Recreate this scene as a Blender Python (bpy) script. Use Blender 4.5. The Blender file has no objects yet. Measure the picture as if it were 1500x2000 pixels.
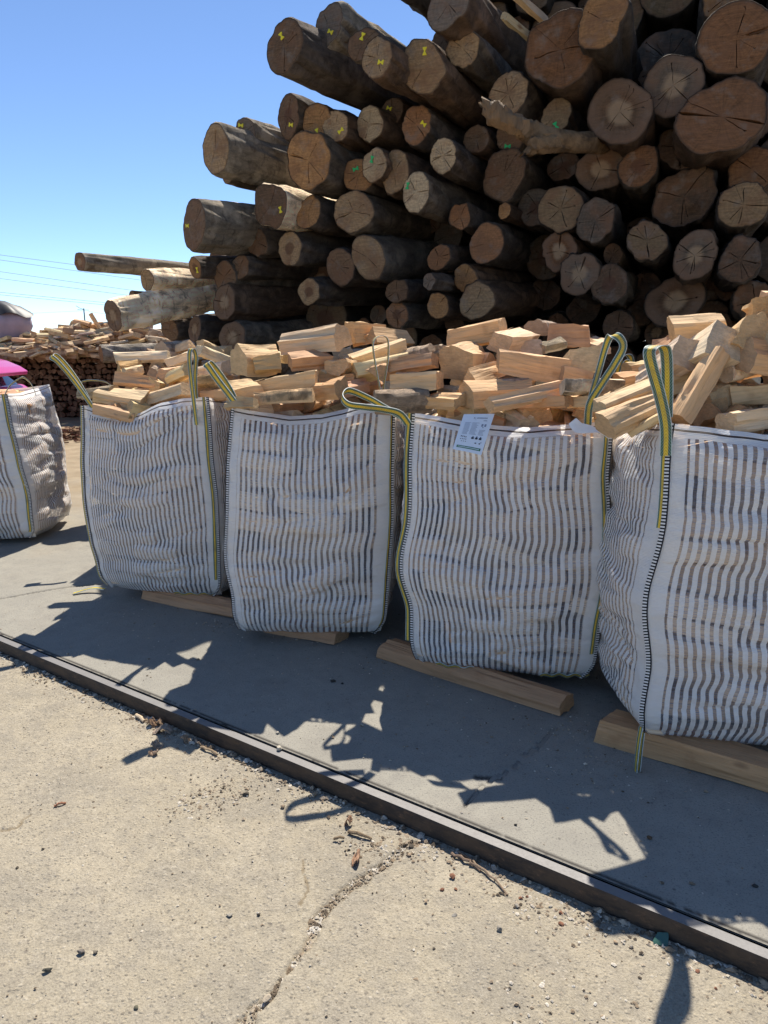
import bpy, bmesh, math, random
import numpy as np
from mathutils import Vector, Matrix

S = bpy.context.scene
COL = S.collection
R = math.radians
random.seed(7)

# ------------------------------------------------------------------ camera, sky, sun, exposure
FPX, HOR, EYE = 1400.0, 670.0, 1.6            # focal length in photo pixels, horizon row, eye height
TH = math.atan((1000 - HOR) / FPX)
cd = bpy.data.cameras.new("camera")
cam = bpy.data.objects.new("camera", cd)
COL.objects.link(cam)
cam.location = (0, 0, EYE)
cam.rotation_euler = (R(90) - TH, 0, 0)
cd.sensor_fit = 'VERTICAL'
cd.sensor_height = 24.0
cd.lens = FPX / 2000.0 * 24.0
cd.clip_start = 0.05
cd.clip_end = 3000
S.camera = cam

SUN_AZ, SUN_EL = R(11.0), R(57.5)
SUNV = Vector((math.sin(SUN_AZ) * math.cos(SUN_EL), math.cos(SUN_AZ) * math.cos(SUN_EL), math.sin(SUN_EL)))
w = bpy.data.worlds.new("World")
S.world = w
w.use_nodes = True
wn = w.node_tree
sky = wn.nodes.new("ShaderNodeTexSky")
sky.sky_type = 'NISHITA'
sky.sun_disc = False
sky.sun_elevation = SUN_EL
sky.sun_rotation = SUN_AZ
sky.air_density = 0.62
sky.dust_density = 0.0
sky.ozone_density = 4.5
bg = wn.nodes["Background"]
bg.inputs[1].default_value = 0.13
wn.links.new(sky.outputs[0], bg.inputs[0])
sl = bpy.data.lights.new("sun", 'SUN')
sl.energy = 5.0
sl.angle = R(0.5)
sl.color = (1.0, 0.94, 0.84)
sun = bpy.data.objects.new("sun", sl)
COL.objects.link(sun)
sun.location = (3, 8, 20)
sun.rotation_euler = (-SUNV).to_track_quat('-Z', 'Y').to_euler()
S.view_settings.view_transform = 'Standard'
S.view_settings.look = 'None'
S.view_settings.exposure = 0.6
S.view_settings.gamma = 1.0
S.cycles.max_bounces = 8
S.cycles.transparent_max_bounces = 12

# ------------------------------------------------------------------ photo pixel -> place
def ray(px, py):
    u = (px - 750) / FPX
    v = (1000 - py) / FPX
    return Vector((u, math.cos(TH) + v * math.sin(TH), -math.sin(TH) + v * math.cos(TH)))

def at(px, py, Y):
    d = ray(px, py)
    return Vector((0, 0, EYE)) + d * (Y / d.y)

def gnd(px, py, z=0.0):
    d = ray(px, py)
    return Vector((0, 0, EYE)) + d * ((z - EYE) / d.z)

def pix(p):
    z = p.z - EYE
    fy = p.y * math.cos(TH) - z * math.sin(TH)
    up = p.y * math.sin(TH) + z * math.cos(TH)
    return 750 + FPX * p.x / fy, 1000 - FPX * up / fy

# ------------------------------------------------------------------ noise
_rt = np.random.RandomState(11).rand(256, 256)
def vn(x, y, seed=0):
    x = np.asarray(x, float) + seed * 17.31
    y = np.asarray(y, float) + seed * 7.77
    xi = np.floor(x).astype(int); yi = np.floor(y).astype(int)
    fx = x - xi; fy = y - yi
    fx = fx * fx * (3 - 2 * fx); fy = fy * fy * (3 - 2 * fy)
    a = _rt[xi & 255, yi & 255]; b = _rt[(xi + 1) & 255, yi & 255]
    c = _rt[xi & 255, (yi + 1) & 255]; d = _rt[(xi + 1) & 255, (yi + 1) & 255]
    return (a * (1 - fx) + b * fx) * (1 - fy) + (c * (1 - fx) + d * fx) * fy * 1.0

def fbm(x, y, seed=0, n=4):
    s = 0; a = 0.5
    for i in range(n):
        s = s + a * (vn(np.asarray(x) * 2 ** i, np.asarray(y) * 2 ** i, seed + i * 3) - 0.5) * 2
        a *= 0.5
    return s

# ------------------------------------------------------------------ object helpers
def link(o, parent=None):
    COL.objects.link(o)
    if parent is not None:
        o.parent = parent
    return o

def tag(o, label=None, cat=None, group=None, kind=None):
    if label: o['label'] = label
    if cat: o['category'] = cat
    if group: o['group'] = group
    if kind: o['kind'] = kind
    return o

def empty(name, loc, rz=0.0):
    o = bpy.data.objects.new(name, None)
    o.empty_display_size = 0.1
    link(o)
    o.location = loc
    o.rotation_euler = (0, 0, rz)
    return o

def meshobj(name, verts, faces, mats, parent=None, midx=None, uvs=None, smooth=None, sharp=None, matrix=None):
    me = bpy.data.meshes.new(name)
    me.from_pydata([tuple(v) for v in verts], [], faces)
    for m in (mats if isinstance(mats, (list, tuple)) else [mats]):
        me.materials.append(m)
    if midx is not None:
        me.polygons.foreach_set("material_index", midx)
    if uvs is not None:
        l = me.uv_layers.new(name="UVMap")
        vi = np.empty(len(me.loops), int)
        me.loops.foreach_get("vertex_index", vi)
        l.data.foreach_set("uv", np.asarray(uvs, float)[vi].ravel())
    if smooth:
        me.polygons.foreach_set("use_smooth", [True] * len(me.polygons))
    me.update()
    if sharp:
        me.set_sharp_from_angle(angle=sharp)
    o = bpy.data.objects.new(name, me)
    if matrix is not None:
        o.matrix_world = matrix
    link(o, parent)
    return o

def bmobj(name, bm, mat, parent=None, smooth=False, sharp=None):
    me = bpy.data.meshes.new(name)
    bmesh.ops.recalc_face_normals(bm, faces=bm.faces)
    bm.to_mesh(me); bm.free()
    for m in (mat if isinstance(mat, (list, tuple)) else [mat]):
        me.materials.append(m)
    if smooth:
        me.polygons.foreach_set("use_smooth", [True] * len(me.polygons))
        if sharp: me.set_sharp_from_angle(angle=sharp)
    return link(bpy.data.objects.new(name, me), parent)

def frame(origin, zdir, roll=0.0):
    z = zdir.normalized()
    x = Vector((0, 0, 1)).cross(z)
    if x.length < 1e-4: x = Vector((1, 0, 0))
    x.normalize()
    y = z.cross(x)
    c, s_ = math.cos(roll), math.sin(roll)
    x2 = x * c + y * s_
    y2 = y * c - x * s_
    return Matrix(((x2.x, y2.x, z.x, origin.x), (x2.y, y2.y, z.y, origin.y), (x2.z, y2.z, z.z, origin.z), (0, 0, 0, 1)))

def tube(pts, radii, n=8, cap=True):
    """a tube through pts: verts, faces"""
    V, F = [], []
    pts = [Vector(p) for p in pts]
    for i, p in enumerate(pts):
        t = (pts[min(i + 1, len(pts) - 1)] - pts[max(i - 1, 0)]).normalized()
        m = frame(p, t)
        for j in range(n):
            a = 2 * math.pi * j / n
            V.append(m @ Vector((math.cos(a) * radii[i], math.sin(a) * radii[i], 0)))
    for i in range(len(pts) - 1):
        for j in range(n):
            a = i * n + j; b = i * n + (j + 1) % n
            F.append((a, b, b + n, a + n))
    if cap:
        F.append(tuple(range(n - 1, -1, -1)))
        F.append(tuple(range((len(pts) - 1) * n, len(pts) * n)))
    return V, F

# ------------------------------------------------------------------ node helpers
class NT:
    def __init__(s, name):
        s.m = bpy.data.materials.new(name)
        s.m.use_nodes = True
        s.t = s.m.node_tree
        s.t.nodes.clear()
    def n(s, typ, props=None, **ins):
        nd = s.t.nodes.new("ShaderNode" + typ)
        for k, v in (props or {}).items(): setattr(nd, k, v)
        for k, v in ins.items(): s.set(nd, k, v)
        return nd
    def set(s, nd, k, v):
        sock = nd.inputs[int(k[1:])] if k[0] == 'i' and k[1:].isdigit() else nd.inputs[k.replace('_', ' ')]
        if isinstance(v, bpy.types.NodeSocket): s.t.links.new(v, sock)
        else:
            if isinstance(v, (tuple, list)) and sock.type == 'RGBA' and len(v) == 3: v = (*v, 1)
            sock.default_value = v
    def math(s, op, a, b=0.0, c=0.0, clamp=False):
        nd = s.n("Math", {"operation": op, "use_clamp": clamp}, i0=a, i1=b)
        if op in ('MULTIPLY_ADD', 'COMPARE', 'SMOOTH_MIN'): s.set(nd, 'i2', c)
        return nd.outputs[0]
    def mix(s, f, a, b, blend='MIX'):
        nd = s.n("Mix", {"data_type": 'RGBA', "blend_type": blend, "clamp_factor": True})
        s.set(nd, 'i0', f); s.set(nd, 'i6', a); s.set(nd, 'i7', b)
        return nd.outputs[2]
    def ramp(s, f, stops, interp='LINEAR'):
        nd = s.n("ValToRGB")
        cr = nd.color_ramp
        cr.interpolation = interp
        while len(cr.elements) < len(stops): cr.elements.new(0.5)
        for e, (p, c) in zip(cr.elements, stops):
            e.position = p
            e.color = (c, c, c, 1) if not isinstance(c, (tuple, list)) else (*c, 1)
        s.set(nd, 'i0', f)
        return nd.outputs[0]
    def noise(s, vec, scale, detail=4.0, rough=0.55, dist=0.0):
        return s.n("TexNoise", None, Vector=vec, Scale=scale, Detail=detail, Roughness=rough, Distortion=dist).outputs[0]
    def vor(s, vec, scale, feature='F1', rnd=1.0):
        nd = s.n("TexVoronoi", {"feature": feature}, Vector=vec, Scale=scale, Randomness=rnd)
        return nd
    def mapping(s, vec, scale=(1, 1, 1), loc=None):
        nd = s.n("Mapping", None, Vector=vec, Scale=scale)
        if loc is not None: s.set(nd, 'Location', loc)
        return nd.outputs[0]
    def bump(s, h, strength=0.3, dist=0.01, normal=None):
        nd = s.n("Bump", None, Height=h, Strength=strength, Distance=dist)
        if normal is not None: s.set(nd, 'Normal', normal)
        return nd.outputs[0]
    def out(s, shader):
        o = s.n("OutputMaterial")
        s.t.links.new(shader, o.inputs[0])
        return s.m
    def bsdf(s, color, rough=0.7, normal=None, metal=0.0, spec=0.3):
        nd = s.n("BsdfPrincipled", None, Base_Color=color, Roughness=rough, Metallic=metal)
        nd.inputs["Specular IOR Level"].default_value = spec
        if normal is not None: s.set(nd, 'Normal', normal)
        return nd.outputs[0]

def plain(name, color, rough=0.6, metal=0.0, spec=0.3, var=0.15, scale=20):
    t = NT(name)
    co = t.n("TexCoord").outputs["Object"]
    f = t.noise(co, scale, 3)
    c = t.mix(f, tuple(x * (1 - var) for x in color), tuple(min(1, x * (1 + var)) for x in color))
    return t.out(t.bsdf(c, rough, None, metal, spec))

def objcoord(t):
    """object coordinates shifted per object, and the object info node"""
    tc = t.n("TexCoord")
    oi = t.n("ObjectInfo")
    off = t.math('MULTIPLY', oi.outputs["Random"], 40.0)
    comb = t.n("CombineXYZ", None, X=off, Y=off, Z=off).outputs[0]
    v = t.n("VectorMath", {"operation": 'ADD'}, i0=tc.outputs["Object"], i1=comb).outputs[0]
    return v, oi, tc

def mat_split():
    t = NT("split_wood")
    v, oi, tc = objcoord(t)
    g1 = t.noise(t.mapping(v, (1, 1, 0.05)), 90, 5, 0.6, 0.3)
    g2 = t.noise(t.mapping(v, (1, 1, 0.12)), 14, 4, 0.55, 0.6)
    blot = t.noise(v, 9, 3)
    base = oi.outputs["Color"]
    shade = t.math('MULTIPLY', t.ramp(g1, [(0.22, 0.66), (0.45, 0.96), (0.75, 1.10)]), t.ramp(g2, [(0.3, 0.78), (0.55, 1.0), (0.8, 1.1)]))
    c1 = t.mix(1.0, base, shade, 'MULTIPLY')
    c1 = t.mix(t.ramp(blot, [(0.55, 0.0), (0.72, 0.45)]), c1, (0.36, 0.17, 0.075))
    kn = t.vor(t.mapping(v, (1, 1, 0.5)), 6)
    km = t.math('MULTIPLY', t.ramp(kn.outputs["Distance"], [(0.06, 1.0), (0.13, 0.0)]), t.math('GREATER_THAN', t.n("SeparateXYZ", None, Vector=kn.outputs["Color"]).outputs[0], 0.72))
    c1 = t.mix(t.math('MULTIPLY', km, 0.75), c1, (0.16, 0.08, 0.04))
    # sawn ends: finer, speckled, slightly greyer
    sep = t.n("SeparateXYZ", None, Vector=tc.outputs["Normal"])
    en = t.ramp(t.math('ABSOLUTE', sep.outputs[2]), [(0.72, 0.0), (0.85, 1.0)])
    saw = t.noise(t.mapping(v, (0.25, 1, 1)), 130, 3)
    e1 = t.noise(v, 24, 4, 0.6)
    ce = t.mix(1.0, base, t.math('MULTIPLY', t.ramp(saw, [(0.3, 0.78), (0.7, 1.02)]), t.ramp(e1, [(0.3, 0.7), (0.7, 1.05)])), 'MULTIPLY')
    ce = t.mix(0.25, ce, (0.42, 0.27, 0.14))
    c = t.mix(en, c1, ce)
    h = t.math('ADD', g1, t.math('MULTIPLY', g2, 1.5))
    nrm = t.bump(h, 0.8, 0.009)
    return t.out(t.bsdf(c, 0.72, nrm, 0, 0.25))

def mat_bark():
    t = NT("bark")
    v, oi, tc = objcoord(t)
    st = t.mapping(v, (1, 1, 0.35))
    n1 = t.noise(st, 22, 6, 0.65, 0.5)
    n2 = t.noise(v, 4.5, 4, 0.6)
    rings = t.noise(t.mapping(v, (0.25, 0.25, 1)), 28, 4, 0.6)
    vo = t.vor(t.mapping(t.n("VectorMath", {"operation": 'ADD'}, i0=v, i1=t.n("TexNoise", None, Vector=v, Scale=18.0, Detail=3.0).outputs[1]).outputs[0], (1, 1, 0.10)), 46, 'DISTANCE_TO_EDGE').outputs[0]
    fis = t.ramp(vo, [(0.0, 0.0), (0.09, 1.0)])
    base = t.mix(1.0, oi.outputs["Color"], t.ramp(n1, [(0.25, 0.42), (0.5, 0.95), (0.78, 1.5)]), 'MULTIPLY')
    base = t.mix(t.ramp(n2, [(0.5, 0.0), (0.64, 0.75)]), base, t.mix(1.0, oi.outputs["Color"], (2.2, 2.2, 2.2), 'MULTIPLY'))
    base = t.mix(t.ramp(t.noise(v, 7, 4), [(0.6, 0.0), (0.7, 0.6)]), base, (0.10, 0.058, 0.032))
    base = t.mix(t.math('MULTIPLY', t.ramp(rings, [(0.56, 0.0), (0.66, 1.0)]), 0.45), base, (0.06, 0.05, 0.042))
    base = t.mix(t.math('MULTIPLY', t.math('SUBTRACT', 1.0, fis), 0.35), base, (0.035, 0.028, 0.022))
    h = t.math('ADD', t.math('MULTIPLY', n1, 1.0), t.math('MULTIPLY', fis, 0.35))
    nrm = t.bump(h, 0.8, 0.02)
    return t.out(t.bsdf(base, 0.85, nrm, 0, 0.2))

def mat_logend():
    t = NT("log_cut_wood")
    v, oi, tc = objcoord(t)
    uv = t.n("SeparateXYZ", None, Vector=t.n("UVMap").outputs[0])
    rr = uv.outputs[0]; th_ = uv.outputs[1]
    rand = oi.outputs["Random"]
    wob = t.noise(v, 7, 3)
    rw = t.math('ADD', rr, t.math('MULTIPLY', t.math('SUBTRACT', wob, 0.5), 0.30))
    ring = t.math('SINE', t.math('MULTIPLY', rw, 95.0))
    ringm = t.math('MULTIPLY_ADD', ring, 0.06, 0.95)
    ring2 = t.math('MULTIPLY_ADD', t.math('SINE', t.math('MULTIPLY', rw, 33.0)), 0.07, 0.95)
    comb = t.n("CombineXYZ", None, X=t.math('MULTIPLY', th_, 70.0), Y=t.math('MULTIPLY', rr, 1.6), Z=t.math('MULTIPLY', rand, 60.0)).outputs[0]
    rad = t.noise(comb, 1.0, 3, 0.6)
    radm = t.ramp(rad, [(0.30, 0.74), (0.5, 0.98), (0.7, 1.06)])
    saw = t.noise(t.mapping(v, (0.06, 1.0, 1.0)), 120, 2)
    bl = t.noise(v, 6, 4, 0.6)
    base = oi.outputs["Color"]
    c = t.mix(1.0, base, t.math('MULTIPLY', t.math('MULTIPLY', ringm, ring2), t.math('MULTIPLY', radm, t.ramp(saw, [(0.3, 0.70), (0.7, 1.08)]))), 'MULTIPLY')
    # stains
    c = t.mix(t.ramp(bl, [(0.46, 0.0), (0.68, 0.7)]), c, (0.17, 0.085, 0.045))
    c = t.mix(t.ramp(t.noise(v, 11, 4), [(0.55, 0.0), (0.75, 0.5)]), c, (0.20, 0.17, 0.14))
    # heartwood: alpha says pale (1), none (0.5), dark (0)
    al = oi.outputs["Alpha"]
    hm = t.ramp(rw, [(0.30, 1.0), (0.45, 0.0)])
    hd = t.math('MULTIPLY', hm, t.math('LESS_THAN', al, 0.3))
    hp = t.math('MULTIPLY', hm, t.math('GREATER_THAN', al, 0.7))
    c = t.mix(t.math('MULTIPLY', hd, 0.7), c, (0.10, 0.045, 0.025))
    c = t.mix(t.math('MULTIPLY', hp, 0.6), c, (0.36, 0.25, 0.15))
    # darker sapwood ring where the heart is pale, dark bark edge
    sap = t.math('MULTIPLY', t.ramp(rw, [(0.5, 0.0), (0.75, 0.6)]), t.math('GREATER_THAN', al, 0.7))
    c = t.mix(sap, c, (0.16, 0.10, 0.065))
    edge = t.ramp(rr, [(0.93, 0.0), (0.985, 0.85)])
    c = t.mix(edge, c, (0.07, 0.045, 0.03))
    nrm = t.bump(t.math('ADD', saw, t.math('MULTIPLY', rad, 1.4)), 0.4, 0.006)
    return t.out(t.bsdf(c, 0.8, nrm, 0, 0.2))

def mat_fabric():
    t = NT("bag_fabric")
    uvn = t.n("UVMap").outputs[0]
    uv = t.n("SeparateXYZ", None, Vector=uvn)
    x = uv.outputs[0]; y = uv.outputs[1]
    per = 0.0305
    # x is metres along the panel; the integer tens hold the panel width code: x = 10*k + metres - see bag()
    fr = t.math('FRACT', t.math('DIVIDE', x, per))
    inb = t.math('GREATER_THAN', x, 0.0)
    st = t.math('MULTIPLY', t.math('LESS_THAN', fr, 0.43), inb)
    oc = t.n("TexCoord").outputs["Object"]
    weave = t.n("TexWave", {"wave_type": 'BANDS', "bands_direction": 'Y'}, Vector=uvn, Scale=70.0, Distortion=0.6, Detail=1.0).outputs[0]
    thr = t.math('MULTIPLY_ADD', t.math('GREATER_THAN', t.noise(t.mapping(uvn, (6, 260, 1)), 1.0, 2), 0.56), 0.24, 0.20)
    dirt = t.noise(oc, 2.6, 4, 0.6)
    white = t.mix(t.ramp(dirt, [(0.5, 0.0), (0.8, 0.35)]), (0.93, 0.905, 0.865), (0.78, 0.735, 0.67))
    white = t.mix(t.math('MULTIPLY', weave, 0.10), white, (0.5, 0.5, 0.5))
    thread = t.math('MULTIPLY', t.math('GREATER_THAN', y, 0.981), t.math('LESS_THAN', y, 0.9865))
    white = t.mix(thread, white, (0.01, 0.01, 0.015))
    nrm = t.bump(t.math('ADD', t.noise(t.mapping(oc, (.55, .55, 1.6)), 22, 5, 0.6), t.math('MULTIPLY', weave, 0.06)), 0.75, 0.012)
    dif = t.n("BsdfPrincipled", None, Base_Color=white, Roughness=0.5, Normal=nrm)
    dif.inputs["Specular IOR Level"].default_value = 0.25
    tra = t.n("BsdfTranslucent", None, Color=(0.8, 0.78, 0.74), Normal=nrm)
    clo = t.n("MixShader", None, i0=0.16, i1=dif.outputs[0], i2=tra.outputs[0])
    tr = t.n("BsdfTransparent")
    clo2 = t.n("MixShader", None, i0=0.135, i1=clo.outputs[0], i2=tr.outputs[0])
    thd = t.n("BsdfDiffuse", None, Color=(0.42, 0.42, 0.46))
    mesh_ = t.n("MixShader", None, i0=thr, i1=tr.outputs[0], i2=thd.outputs[0])
    fin = t.n("MixShader", None, i0=st, i1=clo2.outputs[0], i2=mesh_.outputs[0])
    return t.out(fin.outputs[0])

def mat_strap():
    t = NT("strap_webbing")
    uv = t.n("SeparateXYZ", None, Vector=t.n("UVMap").outputs[0])
    u = uv.outputs[0]; v = uv.outputs[1]
    d = t.math('ABSOLUTE', t.math('SUBTRACT', v, 0.5))
    her = t.math('FRACT', t.math('ADD', t.math('MULTIPLY', u, 85.0), t.math('MULTIPLY', d, 5.0)))
    herm = t.math('LESS_THAN', her, 0.5)
    green = t.mix(herm, (0.03, 0.085, 0.055), (0.16, 0.25, 0.20))
    yel = t.mix(herm, (0.62, 0.40, 0.03), (0.80, 0.56, 0.07))
    c = t.mix(t.math('LESS_THAN', d, 0.19), green, yel)
    c = t.mix(t.math('GREATER_THAN', d, 0.44), c, (0.62, 0.66, 0.62))
    c = t.mix(t.ramp(t.noise(t.n("TexCoord").outputs["Object"], 14, 4, .65), [(.45, 0.0), (.7, .55)]), c, (0.16, 0.14, 0.10))
    nrm = t.bump(her, 0.4, 0.002)
    return t.out(t.bsdf(c, 0.55, nrm, 0, 0.3))

def mat_stitch():
    t = NT("seam_stitching")
    uv = t.n("SeparateXYZ", None, Vector=t.n("UVMap").outputs[0])
    u = uv.outputs[0]; v = uv.outputs[1]
    lad = t.math('LESS_THAN', t.math('FRACT', t.math('MULTIPLY', u, 82.0)), 0.48)
    edge = t.math('GREATER_THAN', v, 0.76)
    k = t.math('MAXIMUM', lad, edge)
    c = t.mix(k, (0.72, 0.71, 0.69), (0.012, 0.012, 0.016))
    return t.out(t.bsdf(c, 0.7, None, 0, 0.2))

def mat_ground(name, near):
    t = NT(name)
    pos = t.n("NewGeometry").outputs["Position"]
    att = t.n("Attribute", {"attribute_name": "crack"}).outputs["Fac"]
    b1 = t.noise(pos, 1.3, 5, 0.6)
    b2 = t.noise(pos, 9, 6, 0.65)
    fine = t.noise(pos, 160, 4, 0.7)
    v1 = t.vor(pos, 62).outputs["Distance"]
    vc = t.vor(pos, 62).outputs["Color"]
    v2 = t.vor(pos, 24)
    if near:
        c = t.ramp(b1, [(0.3, (0.31, 0.266, 0.192)), (0.5, (0.352, 0.303, 0.222)), (0.7, (0.39, 0.337, 0.25))])
        c = t.mix(t.ramp(b2, [(0.45, 0.0), (0.6, 0.65)]), c, (0.292, 0.256, 0.20))
        c = t.mix(t.ramp(t.noise(pos, 3.4, 6, 0.7), [(0.50, 0.0), (0.66, 0.7)]), c, (0.255, 0.226, 0.18))
        c = t.mix(t.ramp(t.noise(pos, 5.2, 6, 0.7), [(0.54, 0.0), (0.68, 0.6)]), c, (0.41, 0.355, 0.262))
        # exposed aggregate
        peb = t.math('MULTIPLY', t.ramp(v1, [(0.22, 1.0), (0.34, 0.0)]), t.ramp(t.n("SeparateXYZ", None, Vector=vc).outputs[0], [(0.66, 0.0), (0.7, 0.75)]))
        pc = t.ramp(t.n("SeparateXYZ", None, Vector=vc).outputs[1], [(0.0, (0.16, 0.135, 0.105)), (0.5, (0.24, 0.21, 0.165)), (1.0, (0.44, 0.39, 0.31))])
        c = t.mix(peb, c, pc)
        spots = t.math('MULTIPLY', t.ramp(v2.outputs["Distance"], [(0.10, 1.0), (0.2, 0.0)]), t.ramp(t.n("SeparateXYZ", None, Vector=v2.outputs["Color"]).outputs[0], [(0.83, 0.0), (0.86, 0.7)]))
        c = t.mix(spots, c, (0.14, 0.12, 0.10))
        mid = t.noise(pos, 48, 5, 0.7)
        c = t.mix(t.ramp(mid, [(0.35, 0.6), (0.46, 0.0)]), c, (0.20, 0.175, 0.135))
        c = t.mix(t.ramp(mid, [(0.55, 0.0), (0.70, 0.55)]), c, (0.48, 0.425, 0.33))
        c = t.mix(t.ramp(fine, [(0.37, 0.62), (0.47, 0.0)]), c, (0.185, 0.16, 0.125))
        c = t.mix(t.ramp(fine, [(0.56, 0.0), (0.70, 0.5)]), c, (0.52, 0.465, 0.37))
        dirt = (0.225, 0.18, 0.12)
        bh, bd = 0.75, 0.006
    else:
        c = t.ramp(b1, [(0.3, (0.25, 0.235, 0.20)), (0.5, (0.295, 0.275, 0.23)), (0.72, (0.335, 0.31, 0.255))])
        c = t.mix(t.ramp(b2, [(0.45, 0.0), (0.65, 0.6)]), c, (0.245, 0.228, 0.195))
        c = t.mix(t.ramp(fine, [(0.34, 0.8), (0.46, 0.0)]), c, (0.12, 0.11, 0.10))
        md = t.noise(pos, 34, 5, 0.7)
        c = t.mix(t.ramp(md, [(0.30, 0.7), (0.42, 0.0)]), c, (0.15, 0.14, 0.125))
        c = t.mix(t.ramp(t.noise(pos, 2.6, 6, 0.7), [(0.5, 0.0), (0.72, 0.45)]), c, (0.17, 0.155, 0.135))
        c = t.mix(t.ramp(fine, [(0.62, 0.0), (0.75, 0.4)]), c, (0.42, 0.39, 0.33))
        spots = t.math('MULTIPLY', t.ramp(v2.outputs["Distance"], [(0.07, 1.0), (0.16, 0.0)]), t.ramp(t.n("SeparateXYZ", None, Vector=v2.outputs["Color"]).outputs[0], [(0.92, 0.0), (0.94, 0.6)]))
        c = t.mix(spots, c, (0.07, 0.065, 0.06))
        # sandy dirt takes over farther from the slab edge
        yy = t.n("SeparateXYZ", None, Vector=pos).outputs[1]
        far = t.math('ADD', t.math('MULTIPLY', yy, 0.2), t.math('MULTIPLY', t.noise(pos, 0.8, 5, 0.6), 1.2))
        sand = t.ramp(t.noise(pos, 3.0, 6, 0.65), [(0.3, (0.235, 0.175, 0.105)), (0.7, (0.36, 0.28, 0.18))])
        c = t.mix(t.ramp(t.math('MULTIPLY', far, 0.25), [(0.42, 0.0), (0.58, 0.9)]), c, sand)
        dirt = (0.05, 0.045, 0.04)
        bh, bd = 0.4, 0.004
    c = t.mix(att, c, dirt)
    h = t.math('ADD', t.math('MULTIPLY', fine, 1.0), t.math('MULTIPLY', t.ramp(v1, [(0.1, 0.9), (0.35, 0.0)]), 0.7))
    h = t.math('ADD', h, t.math('MULTIPLY', b2, 2.0))
    nrm = t.bump(h, bh, bd)
    return t.out(t.bsdf(c, 0.92, nrm, 0, 0.12))

def mat_steel():
    t = NT("worn_steel")
    pos = t.n("NewGeometry").outputs["Position"]
    n1 = t.noise(pos, 14, 6, 0.65)
    n2 = t.noise(pos, 90, 4, 0.7)
    nz = t.n("SeparateXYZ", None, Vector=t.n("NewGeometry").outputs["Normal"]).outputs[2]
    up = t.ramp(nz, [(0.5, 0.0), (0.8, 1.0)])
    worn = t.mix(n1, (0.16, 0.152, 0.145), (0.23, 0.218, 0.208))
    worn = t.mix(t.ramp(n2, [(0.58, 0.0), (0.8, 0.35)]), worn, (0.17, 0.13, 0.10))
    rust = t.mix(n1, (0.045, 0.03, 0.02), (0.095, 0.066, 0.045))
    rust = t.mix(t.ramp(t.noise(t.mapping(pos, (1, 1, 3)), 9, 6, 0.75), [(0.46, 0.0), (0.60, 0.85)]), rust, (0.028, 0.024, 0.022))
    rust = t.mix(t.ramp(t.noise(t.mapping(pos, (1, 1, 2.5)), 23, 6, 0.75), [(0.56, 0.0), (0.68, 0.7)]), rust, (0.16, 0.095, 0.055))
    rust = t.mix(t.ramp(n2, [(0.6, 0.0), (0.75, 0.45)]), rust, (0.17, 0.135, 0.10))
    c = t.mix(up, rust, worn)
    nrm = t.bump(t.math('ADD', n1, t.math('MULTIPLY', n2, .5)), 0.14, 0.003)
    return t.out(t.bsdf(c, t.math('MULTIPLY_ADD', n2, 0.35, 0.42), nrm, 0.15, 0.3))

def mat_stone():
    t = NT("loose_stone")
    v, oi, tc = objcoord(t)
    f = t.noise(v, 60, 5, 0.65)
    c = t.mix(1.0, oi.outputs["Color"], t.ramp(f, [(0.25, 0.55), (0.75, 1.25)]), 'MULTIPLY')
    return t.out(t.bsdf(c, 0.9, t.bump(f, 0.6, 0.006), 0, 0.15))

def mat_gravel():
    t = NT("crumbs")
    pos = t.n("NewGeometry").outputs["Position"]
    vc = t.vor(pos, 45).outputs["Color"]
    c = t.ramp(t.n("SeparateXYZ", None, Vector=vc).outputs[0], [(0.0, (0.09, 0.07, 0.05)), (0.35, (0.28, 0.21, 0.14)), (0.7, (0.42, 0.35, 0.26)), (1.0, (0.55, 0.5, 0.42))])
    return t.out(t.bsdf(c, 0.9, None, 0, 0.15))

M = dict(split=mat_split(), bark=mat_bark(), cut=mat_logend(), fabric=mat_fabric(), strap=mat_strap(), stitch=mat_stitch(),
         near=mat_ground("rough_old_concrete", True), yard=mat_ground("grey_slab_concrete", False), steel=mat_steel(), stone=mat_stone(), gravel=mat_gravel())
M['yellow_tag'] = plain("yellow_plastic", (0.75, 0.62, 0.03), 0.5)
M['green_tag'] = plain("green_plastic", (0.03, 0.42, 0.12), 0.5)
M['paper'] = plain("label_film", (0.66, 0.74, 0.84), 0.35, 0, 0.5, 0.04, 60)
M['ink'] = plain("grey_ink", (0.22, 0.26, 0.34), 0.6)
M['dark_ink'] = plain("dark_ink", (0.03, 0.04, 0.06), 0.6)
M['green_ink'] = plain("green_ink", (0.03, 0.16, 0.08), 0.6)
M['pink_paint'] = plain("pink_car_paint", (0.55, 0.06, 0.22), 0.18, 0, 0.6, 0.04)
M['car_glass'] = plain("dark_car_glass", (0.05, 0.07, 0.10), 0.05, 0, 0.7)
M['rubber'] = plain("black_rubber", (0.02, 0.02, 0.02), 0.8)
M['mauve'] = plain("mauve_sacking", (0.42, 0.34, 0.37), 0.8, 0, 0.1, 0.18, 6)
M['black_film'] = plain("black_plastic_sheet", (0.03, 0.03, 0.032), 0.5)
M['cable'] = plain("dark_cable", (0.30, 0.36, 0.42), 0.7)
M['pole'] = plain("grey_pole", (0.16, 0.18, 0.20), 0.8)
M['leaf'] = plain("green_leaf", (0.05, 0.10, 0.03), 0.6, 0, 0.2, 0.4, 3)
M['glass_green'] = plain("green_glass_shard", (0.05, 0.12, 0.09), 0.2, 0, 0.6)

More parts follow.
